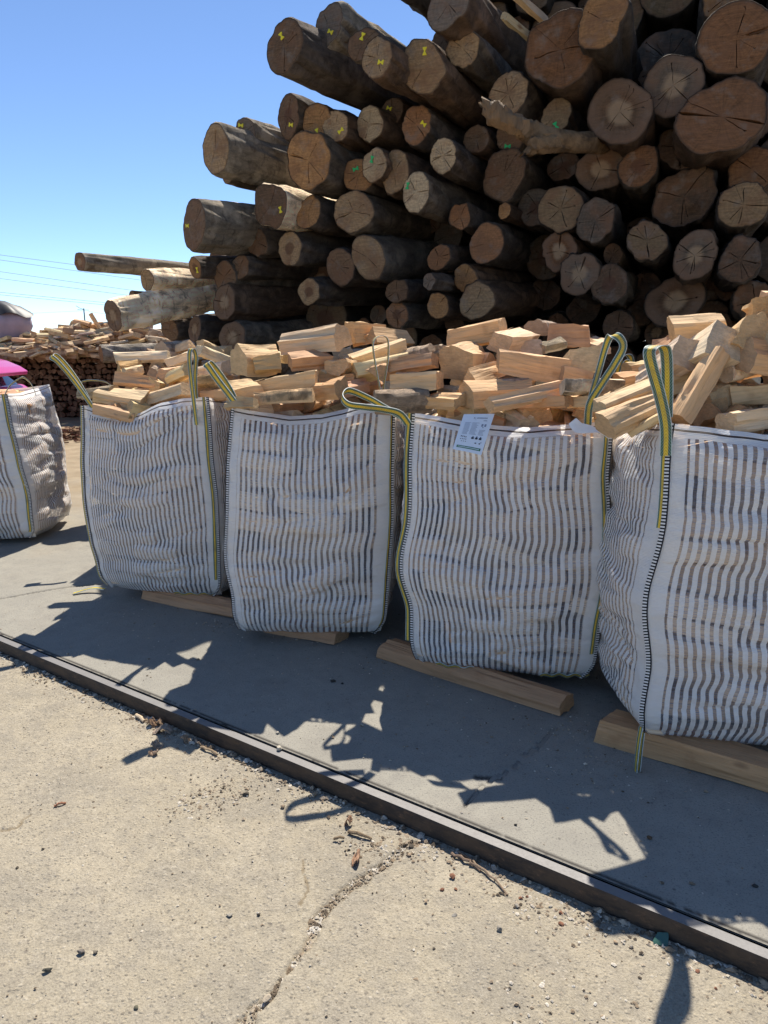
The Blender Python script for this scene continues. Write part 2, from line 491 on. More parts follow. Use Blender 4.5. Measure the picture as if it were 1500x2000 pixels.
# ------------------------------------------------------------------ ground: near apron, yard slab, steel edging
R0 = Vector((-0.094, 2.325, 0))
SD = Vector((0.8316, -0.5554, 0))             # along the steel edging, towards the right of the photo
SQ = Vector((-0.5554, -0.8316, 0))            # across it, towards the camera
def sq(p):
    d = Vector((p.x, p.y, 0)) - R0
    return d.dot(SD), d.dot(SQ)
def wp(s, q, z=0.0):
    v = R0 + SD * s + SQ * q
    return Vector((v.x, v.y, z))

def polyline_dist(X, Y, pts):
    D = np.full(X.shape, 9.0)
    for (x0, y0), (x1, y1) in zip(pts[:-1], pts[1:]):
        dx, dy = x1 - x0, y1 - y0
        t = np.clip(((X - x0) * dx + (Y - y0) * dy) / (dx * dx + dy * dy), 0, 1)
        D = np.minimum(D, np.hypot(X - x0 - t * dx, Y - y0 - t * dy))
    return D

def jag(pts, z, n=5, amp=0.012, seed=1):
    g = [gnd(x, y, z) for x, y in pts]
    rnd = random.Random(seed)
    out = []
    for a, b in zip(g[:-1], g[1:]):
        for i in range(n):
            p = a.lerp(b, i / n)
            out.append((p.x + rnd.uniform(-amp, amp), p.y + rnd.uniform(-amp, amp)))
    out.append((g[-1].x, g[-1].y))
    return out

def ground_patch(name, s0, s1, q0, q1, step, z, mat, cracks, rough, seed, fade):
    ns = int((s1 - s0) / step); nq = int((q1 - q0) / step)
    sv = np.linspace(s0, s1, ns + 1); qv = np.linspace(q0, q1, nq + 1)
    A, B = np.meshgrid(sv, qv)
    X = R0.x + SD.x * A + SQ.x * B; Y = R0.y + SD.y * A + SQ.y * B
    h = rough * (fbm(X * 4, Y * 4, seed, 3) * 1.2 + fbm(X * 22, Y * 22, seed + 5, 3) * 0.9)
    crk = np.zeros_like(X)
    for pts, wd, dp in cracks:
        wl = wd * (0.35 + 1.3 * vn(X * 9, Y * 9, seed + 9))
        d = polyline_dist(X, Y, pts) + 0.008 * (vn(X * 55, Y * 55, seed + 3) - 0.5)
        m = np.clip(1 - d / wl, 0, 1)
        h -= dp * np.clip(m * 2, 0, 1) * (0.6 + 0.8 * vn(X * 70, Y * 70, seed + 4))
        crk = np.maximum(crk, np.clip(m * 2.2, 0, 1))
    ed = np.minimum(np.minimum(A - s0, s1 - A), np.minimum(B - q0 + (0 if fade else 9), q1 - B))
    ed = np.clip(ed / 0.25, 0, 1)
    Z = z + h * ed + 0.0
    n = (ns + 1) * (nq + 1)
    me = bpy.data.meshes.new(name)
    idx = np.arange(n).reshape(nq + 1, ns + 1)
    quads = np.stack([idx[:-1, :-1], idx[1:, :-1], idx[1:, 1:], idx[:-1, 1:]], -1).reshape(-1, 4)
    me.vertices.add(n)
    me.vertices.foreach_set("co", np.stack([X, Y, Z], -1).ravel())
    me.loops.add(quads.size)
    me.loops.foreach_set("vertex_index", quads.ravel())
    me.polygons.add(len(quads))
    me.polygons.foreach_set("loop_start", np.arange(0, quads.size, 4))
    me.polygons.foreach_set("use_smooth", np.ones(len(quads), bool))
    me.materials.append(mat)
    me.update(calc_edges=True)
    a = me.attributes.new("crack", 'FLOAT', 'POINT')
    a.data.foreach_set("value", crk.ravel())
    o = link(bpy.data.objects.new(name, me))
    o['kind'] = 'structure'
    return o

NZ = -0.064
near_cracks = [
    (jag([(470, 2010), (520, 1950), (560, 1895), (608, 1830), (618, 1790), (690, 1730), (745, 1690), (800, 1650), (830, 1640)], NZ, 5, 0.010, 3), 0.015, 0.012),
    (jag([(60, 1590), (30, 1615), (-10, 1625)], NZ, 4, 0.006, 4), 0.006, 0.005),
    (jag([(590, 1680), (603, 1740), (585, 1765)], NZ, 4, 0.006, 6), 0.004, 0.003),
]
ground_patch("near_ground", -3.7, 1.9, 0.0, 1.75, 0.008, NZ, M['near'], near_cracks, 0.0035, 2, False)
yard_cracks = [
    (jag([(1088, 1408), (1075, 1435), (1058, 1450), (1030, 1470), (1005, 1495), (985, 1512), (960, 1520), (935, 1545), (912, 1565), (908, 1580)], 0, 4, 0.006, 7), 0.0055, 0.02),
    (jag([(-10, 1172), (40, 1163), (110, 1150), (200, 1140)], 0, 4, 0.006, 9), 0.009, 0.02),
    ([(wp(-5, -0.068).x, wp(-5, -0.068).y), (wp(3, -0.068).x, wp(3, -0.068).y)], 0.008, 0.012),
    (jag([(930, 1518), (975, 1520)], 0, 3, 0.004, 11), 0.011, 0.004),
]
ground_patch("yard_slab", -4.6, 2.6, -3.4, -0.058, 0.012, 0.0, M['yard'], yard_cracks, 0.0018, 8, False)

def sheet(name, q0, q1, s0, s1, z, mat):
    vs = [wp(s0, q0, z), wp(s1, q0, z), wp(s1, q1, z), wp(s0, q1, z)]
    o = meshobj(name, vs, [(3, 2, 1, 0)] if q1 < q0 else [(0, 1, 2, 3)], mat)
    if o.data.polygons[0].normal.z < 0: o.data.flip_normals()
    o['kind'] = 'structure'
    return o
sheet("apron_ground", 0.0, 900, -900, 900, NZ - 0.008, M['near'])
sheet("yard_ground", -0.058, -1500, -1500, 1500, -0.006, M['yard'])

def edging():
    V, F = [], []
    n = 240
    prof = [(0.001, NZ - 0.06), (0.0, -0.006), (-0.004, 0.0035), (-0.040, 0.0035), (-0.044, 0.0), (-0.056, NZ - 0.06)]
    for i in range(n + 1):
        s = -7 + 12.0 * i / n
        for j, (q, z) in enumerate(prof):
            dn = 0.004 * (float(vn(s * 5, j * .3, 3)) - 0.5) + (0.004 * max(0, float(vn(s * 2.3, 4, 5)) - 0.7) if j in (1, 2) else 0)
            V.append(wp(s, q + dn, z + dn * 0.6))
    k = len(prof)
    for i in range(n):
        for j in range(k - 1):
            a = i * k + j
            F.append((a, a + 1, a + 1 + k, a + k))
    F.append(tuple(range(k))); F.append(tuple(range(n * k + k - 1, n * k - 1, -1)))
    o = meshobj("steel_edging", V, F, M['steel'], smooth=True, sharp=R(35))
    bm = bmesh.new(); bm.from_mesh(o.data); bmesh.ops.recalc_face_normals(bm, faces=bm.faces); bm.to_mesh(o.data); bm.free()
    tag(o, "long worn steel angle edging along the raised grey slab", "steel edging")
edging()

# ------------------------------------------------------------------ split firewood
def section(kind, rnd):
    j = lambda a=0.2: rnd.uniform(-a * 1.1, a * 1.1)
    if kind == 'quad':
        return [(-1 + j(), -0.85 + j()), (1 + j(), -0.95 + j()), (0.92 + j(), 0.85 + j()), (-0.85 + j(.2), 0.95 + j())], []
    if kind == 'wedge':
        arc = [(-0.95 + 1.9 * i / 5, -0.72 - 0.32 * math.sin(math.pi * i / 5) + j(.03)) for i in range(6)]
        return arc + [(0.25 + j(.3), 1.0)], list(range(5))
    if kind == 'half':      # bark side up
        arc = [(math.cos(math.pi * i / 7) * (1 + j(.05)), math.sin(math.pi * i / 7) * 1.25 - 0.45 + j(.04)) for i in range(8)]
        return [(-1 + j(.05), -0.75 + j(.1))] + [(0.95, -0.8 + j(.1))] + arc[:], list(range(1, 9))
    if kind == 'slab':
        return [(-1, -0.9 + j()), (1, -1 + j()), (1 + j(), 0.7), (0.1, 1.0), (-0.95, 0.8 + j())], []
    return [(-1, -1), (1, -1), (0.9, 0.6 + j()), (0.05 + j(.3), 1.05), (-0.95, 0.35 + j())], []     # 'pent'

def split_mesh(name, kind, L, hx, hy, seed, skew=0.25):
    """hx half width, hy half height (local y is up), along local z 0..L"""
    rnd = random.Random(seed)
    poly, barkedges = section(kind, rnd)
    pts, edge_of = [], []
    for i in range(len(poly)):
        a = poly[i]; b = poly[(i + 1) % len(poly)]
        ln = math.hypot((a[0] - b[0]) * hx, (a[1] - b[1]) * hy)
        k = max(1, min(5, int(ln / 0.014)))
        for m in range(k):
            pts.append((a[0] + (b[0] - a[0]) * m / k, a[1] + (b[1] - a[1]) * m / k)); edge_of.append((i, m))
    n = len(pts); rings = 9
    nz = np.array([rnd.uniform(-1, 1) for _ in range(n)])
    tap = rnd.uniform(-0.28, 0.28); tw = rnd.uniform(-0.3, 0.3); bow = rnd.uniform(-0.12, 0.12)
    k0 = [rnd.uniform(-skew, skew) for _ in range(4)]
    V = []
    for r in range(rings):
        t = r / (rings - 1)
        sc = 1 + tap * (t - 0.5)
        ca, sa = math.cos(tw * (t - .5)), math.sin(tw * (t - .5))
        for jx, (x, y) in enumerate(pts):
            corner = edge_of[jx][1] == 0
            dsp = (0.0034 * nz[jx] + 0.009 * (float(vn(jx * 0.9, t * 4, seed % 97)) - 0.5)) * (0.7 if corner else 1)
            ln = math.hypot(x, y) + 1e-6
            X = x * hx * sc + x / ln * dsp * 1.6; Y = y * hy * sc + y / ln * dsp * 1.6 + bow * hy * math.sin(math.pi * t)
            X, Y = X * ca - Y * sa, X * sa + Y * ca
            z = t * L
            if r == 0: z += k0[0] * X + k0[1] * Y
            if r == rings - 1: z += k0[2] * X + k0[3] * Y
            V.append((X, Y, z))
    F, mi = [], []
    for r in range(rings - 1):
        for jx in range(n):
            a = r * n + jx; b = r * n + (jx + 1) % n
            F.append((a, b, b + n, a + n)); mi.append(1 if edge_of[jx][0] in barkedges else 0)
    F.append(tuple(range(n - 1, -1, -1))); mi.append(0)
    F.append(tuple(range((rings - 1) * n, rings * n))); mi.append(0)
    # torn fibres standing off the edges
    for _ in range(rnd.randint(2, 6)):
        a = rnd.randrange(n); r0 = rnd.randrange(0, rings - 3)
        p0 = Vector(V[r0 * n + a]); p1 = Vector(V[(r0 + rnd.choice((1, 2, 2))) * n + a])
        o_ = Vector((p0.x, p0.y, 0)).normalized()
        wv = Vector((-o_.y, o_.x, 0)) * rnd.uniform(.0015, .005)
        b = len(V)
        up = o_ * rnd.uniform(.003, .012)
        for q_ in (p0 - wv, p0 + wv, p0 + o_ * .002): V.append(tuple(q_))
        V.append(tuple(p1 + up + wv * rnd.uniform(-1, 1)))
        for f_ in ((b, b + 1, b + 3), (b + 1, b + 2, b + 3), (b + 2, b, b + 3)): F.append(f_); mi.append(0)
    return V, F, mi

WOODS = {'pale': (0.82, 0.585, 0.325), 'warm': (0.75, 0.48, 0.245), 'red': (0.66, 0.375, 0.19), 'grey': (0.46, 0.355, 0.25), 'cream': (0.86, 0.68, 0.42), 'brown': (0.56, 0.315, 0.17)}
_seed = [100]
def billet(p1, p2, hx, hy, kind='quad', roll=0.0, wood='warm', name='firewood_piece'):
    _seed[0] += 1
    d = p2 - p1
    V, F, mi = split_mesh(name, kind, d.length, hx, hy, _seed[0])
    o = meshobj(name, V, F, [M['split'], M['bark']], midx=mi, smooth=True, sharp=R(28), matrix=frame(p1, d, roll))
    c = WOODS[wood]
    k = random.uniform(0.88, 1.1)
    o.color = (c[0] * k, c[1] * k * random.uniform(.95, 1.05), c[2] * k * random.uniform(.9, 1.1), 1)
    return o

# ------------------------------------------------------------------ logs of the big pile
PILE_C = 6.07
PN = Vector((math.sin(R(25)), math.cos(R(25)), 0))
def log_axis(px, jit, slope, rnd):
    k = min(1, max(0, (px - 450) / 900))
    a = R(37 + (22 - 37) * k) + R(jit if jit is not None else rnd.uniform(-2.5, 2.5))
    return Vector((math.sin(a), math.cos(a), slope)).normalized()

def log_meshes(r, L, seed, oval, cracks, lumps, rough=1.0, bevel=0.0):
    rnd = random.Random(seed)
    n = 56
    th = np.linspace(0, 2 * np.pi, n, endpoint=False)
    ph = rnd.uniform(0, 6.28)
    prof = 1 + oval * np.cos(2 * (th - ph))
    for k in (3, 4, 5, 7):
        prof += lumps * rnd.uniform(-1, 1) / k * 1.5 * np.cos(k * th + rnd.uniform(0, 6.28))
    zs = [0, 0.006, 0.03, 0.07, 0.13, 0.2, 0.3, 0.4, 0.52, 0.66, 0.8, 1.0, 1.2, 1.45, 1.7, 2.0, 2.4, 2.9, 3.5, 4.2, 5.2]
    zs = [z for z in zs if z < L] + [L]
    bx, by = rnd.uniform(-.03, .03), rnd.uniform(-.03, .03)
    tilt = (rnd.uniform(-.18, .18), rnd.uniform(-.18, .18))
    V, uv = [], []
    for i, z in enumerate(zs):
        nzv = rough * (0.03 * (vn(np.cos(th) * 3 + 5, np.sin(th) * 3 + z * 5, seed % 89) - .5) + 0.018 * (vn(np.cos(th) * 8 + 9, np.sin(th) * 8 + z * 9, seed % 83) - .5))
        rr = r * prof * (1 - 0.03 * z / 4) * (0.985 if i == 0 else 1) + nzv * (0.4 if i < 2 else 1) * min(1, r / .14)
        cx, cy = bx * z * z * .25, by * z * z * .25
        for k in range(n):
            x = math.cos(th[k]) * rr[k] + cx; y = math.sin(th[k]) * rr[k] + cy
            V.append((x, y, z + (tilt[0] * x + tilt[1] * y) * max(0, 1 - z * 3)))
    F = []
    for i in range(len(zs) - 1):
        for k in range(n):
            a = i * n + k; b = i * n + (k + 1) % n
            F.append((a, a + n, b + n, b))
    F.append(tuple(range((len(zs) - 1) * n, len(zs) * n)))
    # cut end: polar grid with radial checks pressed in
    m = 120
    tg = np.linspace(0, 2 * np.pi, m, endpoint=False)
    rg = np.array([0.0, 0.06, 0.14, 0.24, 0.34, 0.44, 0.54, 0.64, 0.74, 0.84, 0.93, 1.0])
    T = np.tile(tg[:, None], (1, len(rg)))
    Dp = np.zeros((m, len(rg)))
    for (ang, r0, r1, wd, dep) in cracks:
        k = int(round(ang / (2 * np.pi) * m)) % m
        wob = np.cumsum([rnd.uniform(-.02, .02) for _ in rg])
        for j, q in enumerate(rg):
            if r0 <= q <= r1:
                f = min(1.0, (r1 - q) / (0.3 * (r1 - r0) + 1e-6) + 0.25)
                hw = wd * f / max(q * r, 0.012)
                base = tg[k] + wob[j]
                T[k, j] = base
                T[(k - 1) % m, j] = base - min(hw, 0.051) - 0.0
                T[(k + 1) % m, j] = base + min(hw, 0.051)
                Dp[k, j] = dep
    prof_e = np.interp(T % (2 * np.pi), np.append(th, 2 * np.pi), np.append(prof, prof[0]))
    RR = r * prof_e * rg[None, :] * 0.985
    nz0 = rough * (0.03 * (vn(np.cos(T) * 3 + 5, np.sin(T) * 3, seed % 89) - .5) + 0.018 * (vn(np.cos(T) * 8 + 9, np.sin(T) * 8, seed % 83) - .5)) * 0.4 * min(1, r / .14)
    RR = RR + nz0 * rg[None, :]
    X = np.cos(T) * RR; Y = np.sin(T) * RR
    Z = tilt[0] * X + tilt[1] * Y + Dp + 0.006 * (vn(X * 40 + 7, Y * 40, seed % 71) - .5) + 0.012 * bevel * (vn(X * 12 + 3, Y * 12, seed % 61) - .5) * 3 - 0.002
    Z[:, -1] = tilt[0] * X[:, -1] + tilt[1] * Y[:, -1] + 0.004
    EV = [(float(X[0, 0]), float(Y[0, 0]), float(Z[:, 0].mean()))]
    EU = [(0, 0)]
    for i in range(m):
        for j in range(1, len(rg)):
            EV.append((X[i, j], Y[i, j], Z[i, j])); EU.append((rg[j], i / m))
    g = len(rg) - 1
    EF = []
    for i in range(m):
        i2 = (i + 1) % m
        EF.append((0, 1 + i2 * g, 1 + i * g))
        for j in range(g - 1):
            EF.append((1 + i * g + j, 1 + i2 * g + j, 1 + i2 * g + j + 1, 1 + i * g + j + 1))
    return V, F, EV, EF, EU, tilt

ENDS = {'tan': (0.31, 0.20, 0.105), 'pale': (0.43, 0.31, 0.18), 'red': (0.25, 0.118, 0.052), 'brown': (0.145, 0.085, 0.047), 'grey': (0.175, 0.13, 0.092), 'orange': (0.34, 0.175, 0.07)}
BARKS = [(0.085, 0.068, 0.052), (0.07, 0.054, 0.042), (0.17, 0.142, 0.108), (0.085, 0.054, 0.035), (0.60, 0.47, 0.32)]
LOGS = []
def bowtie(parent, r, ang, mat, tilt, z=-0.008):
    s_ = 0.025
    ca, sa = math.cos(ang), math.sin(ang)
    cx, cy = ca * r, sa * r
    prof = [(-1, -.62), (-.72, -.62), (-.12, -.2), (.12, -.2), (.72, -.62), (1, -.62), (1, .62), (.72, .62), (.12, .2), (-.12, .2), (-.72, .62), (-1, .62)]
    a = random.uniform(0, 3.1)
    V = []
    for dz in (0, 0.006):
        for x, y in prof:
            X = cx + s_ * (x * math.cos(a) - y * math.sin(a)); Y = cy + s_ * (x * math.sin(a) + y * math.cos(a))
            V.append((X, Y, z + dz + tilt[0] * X + tilt[1] * Y))
    n = len(prof)
    F = [(0, 1, 2, 9, 10, 11), (2, 3, 8, 9), (3, 4, 5, 6, 7, 8)] + [tuple(i + n for i in f[::-1]) for f in [(0, 1, 2, 9, 10, 11), (2, 3, 8, 9), (3, 4, 5, 6, 7, 8)]] + [(i, i + n, (i + 1) % n + n, (i + 1) % n) for i in range(n)]
    F = [tuple(f) for f in F]
    o = meshobj("tag", V, F, mat, parent)
    return o

def add_log(cx, cy, rpx, p=0.0, tint='tan', heart=0.5, L=3.6, tagc=None, crk=3, jit=None, slope=0.0, oval=None, lumps=0.06, rough=1.35, big=0, bark=None, seed=None, hollow=False, name="log", ta=None, bevel=0.0):
    seed = seed or int(cx * 7 + cy * 13)
    rnd = random.Random(seed)
    if oval is None: oval = rnd.uniform(.02, .12)
    d = ray(cx, cy)
    c = PILE_C - p
    t = c / (PN.x * d.x + PN.y * d.y)
    P = Vector((0, 0, EYE)) + d * t
    fwd = P.y * math.cos(TH) - (P.z - EYE) * math.sin(TH)
    r = rpx * fwd / FPX
    ax = log_axis(cx, jit, slope, rnd)
    cracks = []
    a0 = rnd.uniform(0, 6.28)
    for i in range(crk):
        cracks.append((a0 + i * 6.28 / max(crk, 1) + rnd.uniform(-.5, .5), 0.06, rnd.uniform(.55, .98), rnd.uniform(.0018, .0045), 0.035))
    for i in range(rnd.choice((0, 1, 2, 3, 5))):
        cracks.append((rnd.uniform(0, 6.28), rnd.uniform(.1, .4), rnd.uniform(.5, .95), rnd.uniform(.0008, .0016), 0.016))
    if big:
        cracks += [(0.12, 0.06, 1.0, 0.013, 0.08), (3.3, 0.06, 1.0, 0.010, 0.08)]
    V, F, EV, EF, EU, tilt = log_meshes(r, L, seed, oval, cracks, lumps, rough, bevel)
    mw = frame(P, ax)
    o = meshobj(name, V, F, M['bark'], smooth=True, sharp=R(60), matrix=mw)
    b = BARKS[bark if bark is not None else rnd.choice((0, 1, 3))]
    kb = .6 if p < -.2 else (1.15 if cx > 1000 else 1.9)  # pile shade painted into the bark: darker when set back and at right
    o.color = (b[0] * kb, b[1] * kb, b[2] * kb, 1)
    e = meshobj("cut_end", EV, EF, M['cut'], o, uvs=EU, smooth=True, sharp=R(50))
    k = rnd.uniform(.8, 1.15) * (0.55 if p < -.2 else 1.0) * (0.85 if cx > 1000 else 1.25)  # cut ends likewise darkened to stand in for shade in the pile
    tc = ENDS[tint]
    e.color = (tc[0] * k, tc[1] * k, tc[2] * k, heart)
    if tagc:
        bowtie(e, r * rnd.uniform(.35, .7), ta if ta is not None else rnd.uniform(0, 6.28), M[tagc + '_tag'], tilt)
    LOGS.append(dict(o=o, px=cx, py=cy, r=r, P=P, ax=ax, tint=tint, heart=heart, tag=tagc, crk=crk, big=big, lumps=lumps))
    return o

# x, y, radius in photo pixels; p = metres it sticks out of the face
LG = [
 (556, 90, 45, dict(p=.95, tagc='yellow', ta=1.2, crk=3, lumps=.07, tint='brown', L=4.5)),
 (641, 50, 37, dict(p=.65, tagc='yellow', ta=4.2, tint='grey', crk=1, L=4.5, bark=2, rough=2.0)),
 (709, 86, 32, dict(p=.75, tagc='yellow', ta=1.5, tint='brown', crk=0, lumps=.08)),
 (736, 113, 38, dict(p=.9, tagc='yellow', ta=3.9, tint='tan', crk=3, L=4.5)),
 (826, 132, 47, dict(p=.7, tagc='yellow', ta=1.8, tint='tan', crk=1, lumps=.14, L=4.5)),
 (904, 94, 34, dict(p=.55, tint='tan', crk=2)),
 (876, 8, 46, dict(p=.75, tint='grey', crk=1, lumps=.08, L=4.5)),
 (775, -78, 50, dict(p=.4, tint='tan', L=4.5)),
 (868, 76, 24, dict(p=.15, tint='brown')),
 (1094, 96, 70, dict(p=.6, tint='red', heart=.5, crk=2, lumps=.16, bevel=1, rough=1.6)),
 (1174, 38, 50, dict(p=.75, tint='orange', lumps=.14, crk=1)),
 (993, 183, 42, dict(p=.45, tint='tan', crk=5)),
 (1087, 225, 31, dict(p=.35, tint='tan', tagc='green', ta=4.7, crk=0)),
 (1210, 218, 62, dict(p=.45, tint='brown', heart=1., crk=3)),
 (1315, 167, 56, dict(p=.4, tint='grey', heart=1., crk=4)),
 (1410, 228, 76, dict(p=.5, tint='red', heart=.5, crk=2, big=1, lumps=.08)),
 (1438, 74, 68, dict(p=.4, tint='red', heart=.5, crk=2, lumps=.08)),
 (1420, -5, 46, dict(p=.2, tint='orange')),
 (930, 271, 27, dict(p=.1, tint='brown', crk=1)),
 (996, 268, 28, dict(p=.1, tint='brown', tagc='green', ta=5., crk=0)),
 (984, 340, 47, dict(p=.15, tint='brown', lumps=.14, crk=1)),
 (1100, 325, 29, dict(p=-.15, tint='brown', heart=0)),
 (1174, 330, 45, dict(p=.15, tint='brown', heart=1., lumps=.08, crk=3)),
 (1247, 325, 37, dict(p=.3, tint='red', heart=0., crk=1)),
 (1330, 288, 42, dict(p=.1, tint='brown')),
 (1335, 385, 56, dict(p=.1, tint='brown', lumps=.2, bevel=1.5, rough=2.2, crk=3, big=0)),
 (1470, 332, 45, dict(p=.1, tint='red', crk=2)),
 (1452, 400, 44, dict(p=.4, tint='tan', crk=5)),
 (1095, 408, 45, dict(p=.3, tint='tan', crk=5)),
 (1050, 405, 38, dict(p=-.05, tint='grey', heart=0)),
 (1163, 430, 39, dict(p=.35, tint='grey', heart=.5, crk=2)),
 (1263, 470, 38, dict(p=.35, tint='tan', crk=4)),
 (1357, 499, 44, dict(p=.4, tint='grey', heart=1., crk=6)),
 (1446, 507, 41, dict(p=.4, tint='brown', crk=5)),
 (1092, 490, 37, dict(p=.25, tint='red', heart=1., lumps=.1, crk=3)),
 (1131, 536, 39, dict(p=.3, tint='grey', heart=1., crk=4)),
 (1191, 554, 37, dict(p=.3, tint='brown', heart=0., crk=1, lumps=.1)),
 (1197, 497, 20, dict(p=.1, tint='brown')),
 (1318, 588, 51, dict(p=.0, tint='brown', heart=1., crk=2)),
 (1207, 638, 31, dict(p=.0, tint='brown')),
 (1475, 590, 40, dict(p=.0, tint='brown')),
 (931, 588, 37, dict(p=.3, tint='tan', heart=.5, crk=2, slope=.06)),
 (909, 544, 27, dict(p=.25, tint='orange', crk=1, slope=.06)),
 (950, 475, 37, dict(p=.3, tint='red', heart=.5, crk=0, slope=.05)),
 (898, 423, 25, dict(p=.3, tint='red', lumps=.15, bevel=1)),
 (857, 502, 24, dict(p=.25, tint='red', slope=.05)),
 (855, 597, 26, dict(p=.25, tint='orange', crk=1)),
 (985, 412, 15, dict(p=.2, tint='orange', L=1.6)),
 (690, 413, 41, dict(p=.4, tint='tan', heart=.5, crk=3)),
 (719, 503, 41, dict(p=.4, tint='tan', crk=2, slope=.06)),
 (664, 521, 35, dict(p=.35, tint='brown', crk=1, slope=.05)),
 (566, 485, 33, dict(p=.4, tint='tan', heart=0., slope=.08, crk=0)),
 (603, 570, 28, dict(p=.35, tint='tan', heart=0., slope=.06, crk=0)),
 (775, 569, 24, dict(p=.25, tint='brown', slope=.06)),
 (775, 615, 26, dict(p=.2, tint='red', heart=0., slope=.03)),
 (838, 550, 15, dict(p=.55, tint='grey', lumps=.2, slope=.02, L=1.2)),
 (453, 659, 33, dict(p=.35, tint='brown', heart=1., slope=.03)),
 (380, 642, 24, dict(p=.3, tint='brown', heart=1., slope=.03)),
 (331, 643, 22, dict(p=.2, tint='brown', slope=.03)),
 (438, 590, 33, dict(p=.35, tint='brown', heart=1., slope=.06)),
 (438, 541, 30, dict(p=.3, tint='brown', lumps=.16, slope=.06)),
 (468, 522, 24, dict(p=.3, tint='brown', slope=.06)),
 (381, 523, 21, dict(p=.45, tint='orange', heart=0., tagc='yellow', crk=0, slope=.1)),
 (425, 505, 22, dict(p=.0, tint='brown', slope=.06)),
 (502, 474, 26, dict(p=.25, tint='brown', lumps=.12, slope=.08)),
 (379, 439, 46, dict(p=.75, tint='brown', tagc='yellow', lumps=.09, crk=1, slope=.05, bark=2)),
 (528, 402, 44, dict(p=.55, tint='brown', tagc='yellow', lumps=.2, crk=2, bark=4)),
 (602, 415, 31, dict(p=.45, tint='orange', crk=2)),
 (440, 418, 24, dict(p=.1, tint='brown', bark=4)),
 (421, 292, 41, dict(p=.75, tint='tan', crk=2, bark=2)),
 (479, 257, 25, dict(p=.45, tint='grey', tagc='yellow', bark=2)),
 (602, 313, 51, dict(p=.6, tint='orange', heart=.5, lumps=.12, crk=4)),
 (563, 227, 36, dict(p=.5, tint='brown', tagc='yellow', heart=0.)),
 (619, 240, 35, dict(p=.5, tint='orange', tagc='yellow', lumps=.1, crk=1)),
 (655, 246, 29, dict(p=.5, tint='tan', tagc='yellow', crk=1)),
 (722, 242, 33, dict(p=.4, tint='pale', lumps=.08, crk=3)),
 (766, 217, 25, dict(p=.2, tint='brown', tagc='yellow')),
 (813, 243, 34, dict(p=.4, tint='red', tagc='yellow', crk=2)),
 (865, 304, 31, dict(p=.45, tint='pale', crk=6)),
 (731, 323, 31, dict(p=.5, tint='pale', tagc='green', ta=1.2, crk=3)),
 (700, 342, 32, dict(p=.4, tint='orange', tagc='green', ta=1.2, crk=2)),
 (771, 335, 37, dict(p=.45, tint='tan', crk=3)),
 (812, 375, 36, dict(p=.5, tint='pale', tagc='green', ta=.6, crk=3)),
 (445, 345, 14, dict(p=.4, tint='tan')),
 # long stray logs at the left foot of the pile
 (156, 511, 19, dict(p=.9, tint='red', heart=1., L=5.5, bark=2, jit=2)),
 (221, 616, 28, dict(p=.9, tint='brown', heart=1., L=5.0, slope=.20, bark=4, jit=2, rough=1.6)),
 (287, 547, 23, dict(p=.5, tint='tan', lumps=.22, L=4.5, bark=4, slope=.05)),
 (258, 578, 10, dict(p=.4, tint='brown', L=4)),
]
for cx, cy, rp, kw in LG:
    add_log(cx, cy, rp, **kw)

# a fallen thin log on the split-wood heap
def ordn(i):
    base = ['zeroth', 'first', 'second', 'third', 'fourth', 'fifth', 'sixth', 'seventh', 'eighth', 'ninth', 'tenth', 'eleventh', 'twelfth', 'thirteenth', 'fourteenth', 'fifteenth', 'sixteenth', 'seventeenth', 'eighteenth', 'nineteenth', 'twentieth']
    return base[i] if i < len(base) else f"{i}th"

BAGNAME = {0: "the bag at the left frame edge", 1: "the farthest front-row bag", 2: "the second-farthest front-row bag", 3: "the labelled bag", 4: "the nearest bag"}
bands = [(-1e9, 330, "left of the front-row bags"), (330, 460, "above the farthest front-row bag"), (460, 610, "above the second-farthest front-row bag's left half"), (610, 770, "above the second-farthest front-row bag's right half"),
         (770, 880, "above the labelled bag's left end"), (880, 1010, "above the labelled bag's middle"), (1010, 1160, "above the labelled bag's right end"), (1160, 1300, "above the nearest bag's left end"), (1300, 1e9, "above the nearest bag's right end")]
for lo, hi, phrase in bands:
    ls = sorted([l for l in LOGS if lo <= l['px'] < hi], key=lambda l: l['py'])
    for i, l in enumerate(ls):
        size = 'thick' if l['r'] > 0.19 else ('thin' if l['r'] < 0.12 else 'stout')
        tw = {'tan': 'tan', 'pale': 'pale', 'red': 'reddish', 'brown': 'brown', 'grey': 'greyish', 'orange': 'orange'}[l['tint']]
        rank = 'highest' if i == 0 else ('lowest' if i == len(ls) - 1 else ordn(i + 1) + ' highest')
        ft = f" {l['tag']}-tagged" if l['tag'] else ""
        tag(l['o'], f"{size}{ft} log, {tw} end, {rank} {phrase}", "log", "logs in the big pile")

# logs set back in the gaps, shade painted into their darker colours
FA = Vector((math.cos(R(25)), -math.sin(R(25)), 0))
AX0 = Vector((math.sin(R(29)), math.cos(R(29)), 0.02)).normalized()
def cross(P):
    """where a log through P cuts the recessed plane, as (along the face, height)"""
    return P.dot(FA), P.z
occ = []
for l in LOGS:
    q = l['P'] + l['ax'] * max(0.0, ((PILE_C + 0.45) - l['P'].dot(PN)) / l['ax'].dot(PN))
    occ.append((*cross(q), l['r']))
SIL = [(760, -300), (800, -20), (850, 80), (770, 200), (690, 230), (600, 290), (520, 330), (480, 400), (420, 500), (350, 620), (330, 700), (300, 900)]
def sil_x(y):
    for (x0, y0), (x1, y1) in zip(SIL[:-1], SIL[1:]):
        if y0 <= y <= y1: return x0 + (x1 - x0) * (y - y0) / (y1 - y0)
    return 330
rf = random.Random(5)
FILL, DEEP = [], []
